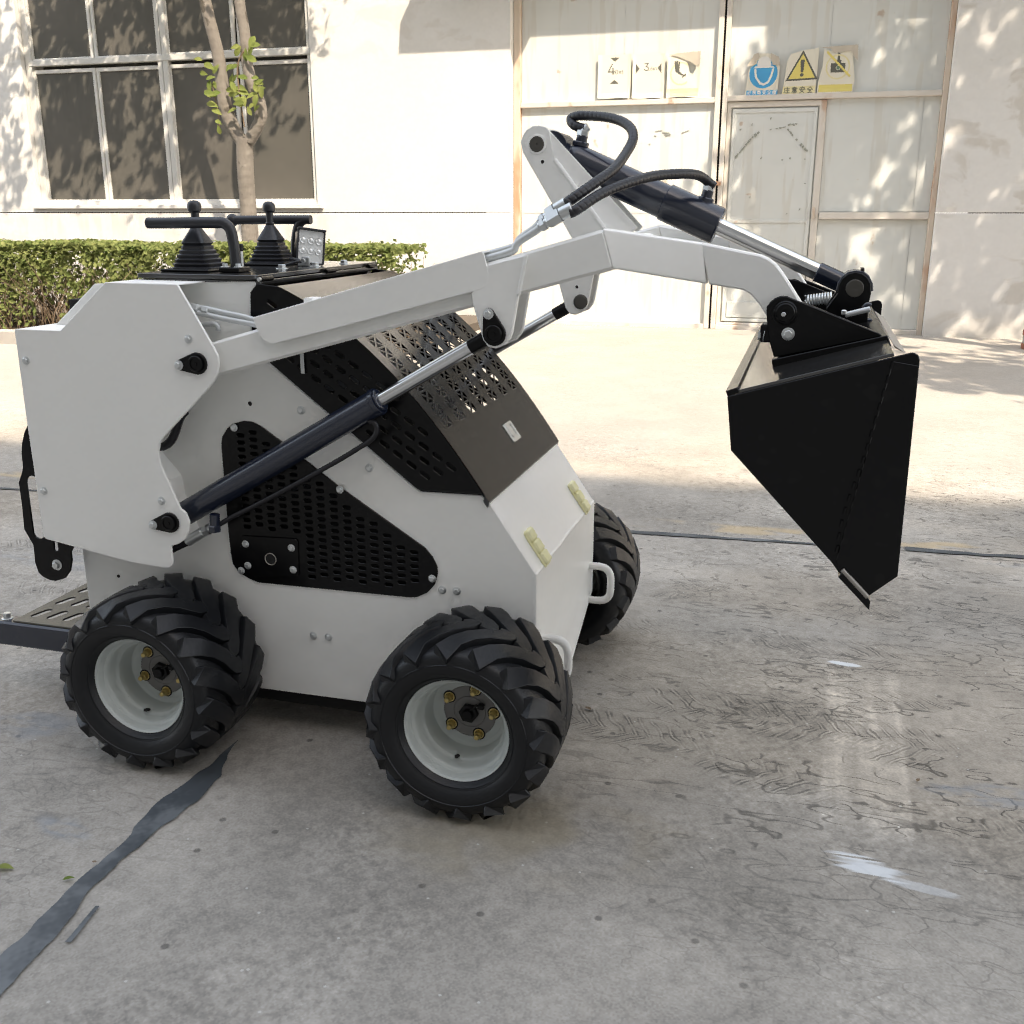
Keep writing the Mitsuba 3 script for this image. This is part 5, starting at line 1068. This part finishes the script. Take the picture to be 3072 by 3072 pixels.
def leaf_mesh(o, tip, up, w):
    o, tip = np.array(o, float), np.array(tip, float); b = tip-o; L = np.linalg.norm(b); b /= L; s = np.cross(b, up); s /= np.linalg.norm(s); u = np.cross(s, b)
    ts = np.linspace(0, 1, 6); v = []; f = []
    for tt in ts:
        wd = w*L*math.sin(math.pi*min(1, tt**0.8*0.96+.03)); c0 = o+b*L*tt-u*L*0.18*tt*tt
        v += [c0-s*wd/2+u*wd*.18, c0, c0+s*wd/2+u*wd*.18]
    for i in range(5):
        a = i*3
        for k in (0, 1): f += [[a+k, a+k+1, a+k+4], [a+k, a+k+4, a+k+3]]
    return tm(v, f)
lp = [(-5.933, 10.300, 2.887), (-5.906, 10.300, 2.844), (-5.751, 10.300, 2.855), (-5.708, 10.300, 2.895), (-5.816, 10.300, 2.807), (-5.920, 10.250, 2.695), (-5.982, 10.250, 2.688), (-6.267, 10.200, 2.633), (-6.188, 10.200, 2.588), (-6.178, 10.300, 2.684), (-5.929, 10.250, 2.585), (-5.971, 10.250, 2.569), (-6.206, 10.200, 2.503), (-6.173, 10.250, 2.524), (-6.234, 10.200, 2.435), (-6.150, 10.200, 2.433), (-5.907, 10.250, 2.482), (-5.858, 10.250, 2.446), (-5.704, 10.250, 2.578), (-5.667, 10.250, 2.534), (-5.689, 10.250, 2.509), (-5.758, 10.250, 2.409), (-5.914, 10.200, 2.409), (-5.816, 10.200, 2.355), (-6.191, 10.200, 2.330), (-6.145, 10.200, 2.260), (-6.134, 10.200, 2.156), (-6.131, 10.200, 2.077), (-5.881, 10.200, 2.322), (-5.738, 10.200, 2.302), (-6.009, 10.300, 2.473), (-5.683, 10.200, 2.351)]
lp = lp+[tuple(np.array(lp[i])+rng.normal(size=3)*np.array([.06, .05, .09])) for i in (3, 4, 15, 16, 17, 18, 19, 20, 21, 22, 23, 28, 29, 30, 31, 11, 10, 9, 7, 13)]
for q in lp:
    q = np.array(q); a = rng.uniform(0, 6.28); d = V3(math.cos(a), -0.35*rng.random(), .55*math.sin(a)); d /= np.linalg.norm(d); L = rng.uniform(.09, .15)
    part(t, 'leaf', leaf_mesh(q-d*L*.5, q+d*L*.5, V3(rng.normal()*.4, -1, .5), .5), 'tree_leaf', True)
part(t, 'sprout', cat([sweep(spline([(-5.856, 10.250, 2.101), (-5.880, 10.250, 2.310), (-5.894, 10.250, 2.516), (-5.890, 10.250, 2.685), (-5.806, 10.250, 2.833)]), .008, 5), sweep(spline([(-6.161, 10.250, 2.073), (-6.156, 10.250, 2.247), (-6.182, 10.250, 2.421), (-6.202, 10.250, 2.542)]), .006, 5)]), 'twig')
for (lab, x, y, cs) in [('leafy tree right of the frame whose shade dapples the gate', 3.4, 8.6, [(3.5, 8.6, 5.9, 1.7, 1.4), (2.3, 8.8, 5.3, 1.0, 1.0), (4.7, 8.5, 5.2, 1.3, 1.2), (3.2, 8.3, 4.4, 1.2, .6), (3.9, 8.7, 7.3, 1.2, .8), (2.6, 8.5, 7.0, .9, .7)]),
                        ('leafy tree right of the frame whose shade falls on the yard', 5.3, 5.4, [(5.2, 5.5, 5.4, 1.2, 1.0), (4.4, 5.0, 4.9, .9, .7), (6.1, 5.8, 5.1, 1.2, .9), (5.0, 4.4, 5.9, .8, .6)])]:
    t = thing('shade_tree', lab, 'tree')
    part(t, 'trunk', limb([(x, y, 0), (x+.05, y, 1.5), (x-.05, y+.05, 3), (x+.1, y, 4.8), (x+.2, y-.1, 6.2)], .14, .05, 14, 5), 'bark', 60)
    part(t, 'limb', limb([(x, y+.03, 2.9), (x-.5, y+.1, 4.0), (x-1.0, y+.1, 5.0)], .07, .03, 10, 6), 'bark', 60)
    crown(t, cs, 0.24, 'tree_leaf', 200, .53)
# leaves and scraps lying on the yard
for lab, q, L, a in [('pale green leaf lying at the left edge of the near concrete', [(-1.446, 1.407)][0], .035, .2), ('tiny pale scrap of leaf on the dark tar seam', [(-1.287, 1.469)][0], .012, .1),
                     ('short dry leaf stalk beside the tar seam', [(-1.301, 1.411)][0], .022, .6), ('small dark twig right of the front wheel', [(-0.479, 2.388)][0], .022, 2.6), ('curled brown leaf on the open concrete at right', [(0.318, 2.250)][0], .016, 1.2)]:
    t = thing('fallen_leaf', lab, 'leaf')
    d = V3(math.cos(a), math.sin(a), 0); o = V3(q[0], q[1], .006)
    part(t, 'blade', leaf_mesh(o-d*L/2, o+d*L/2+V3(0, 0, .004), V3(0, 0, 1), .5), 'twig' if 'dark' in lab or 'brown' in lab else 'tree_leaf', True)
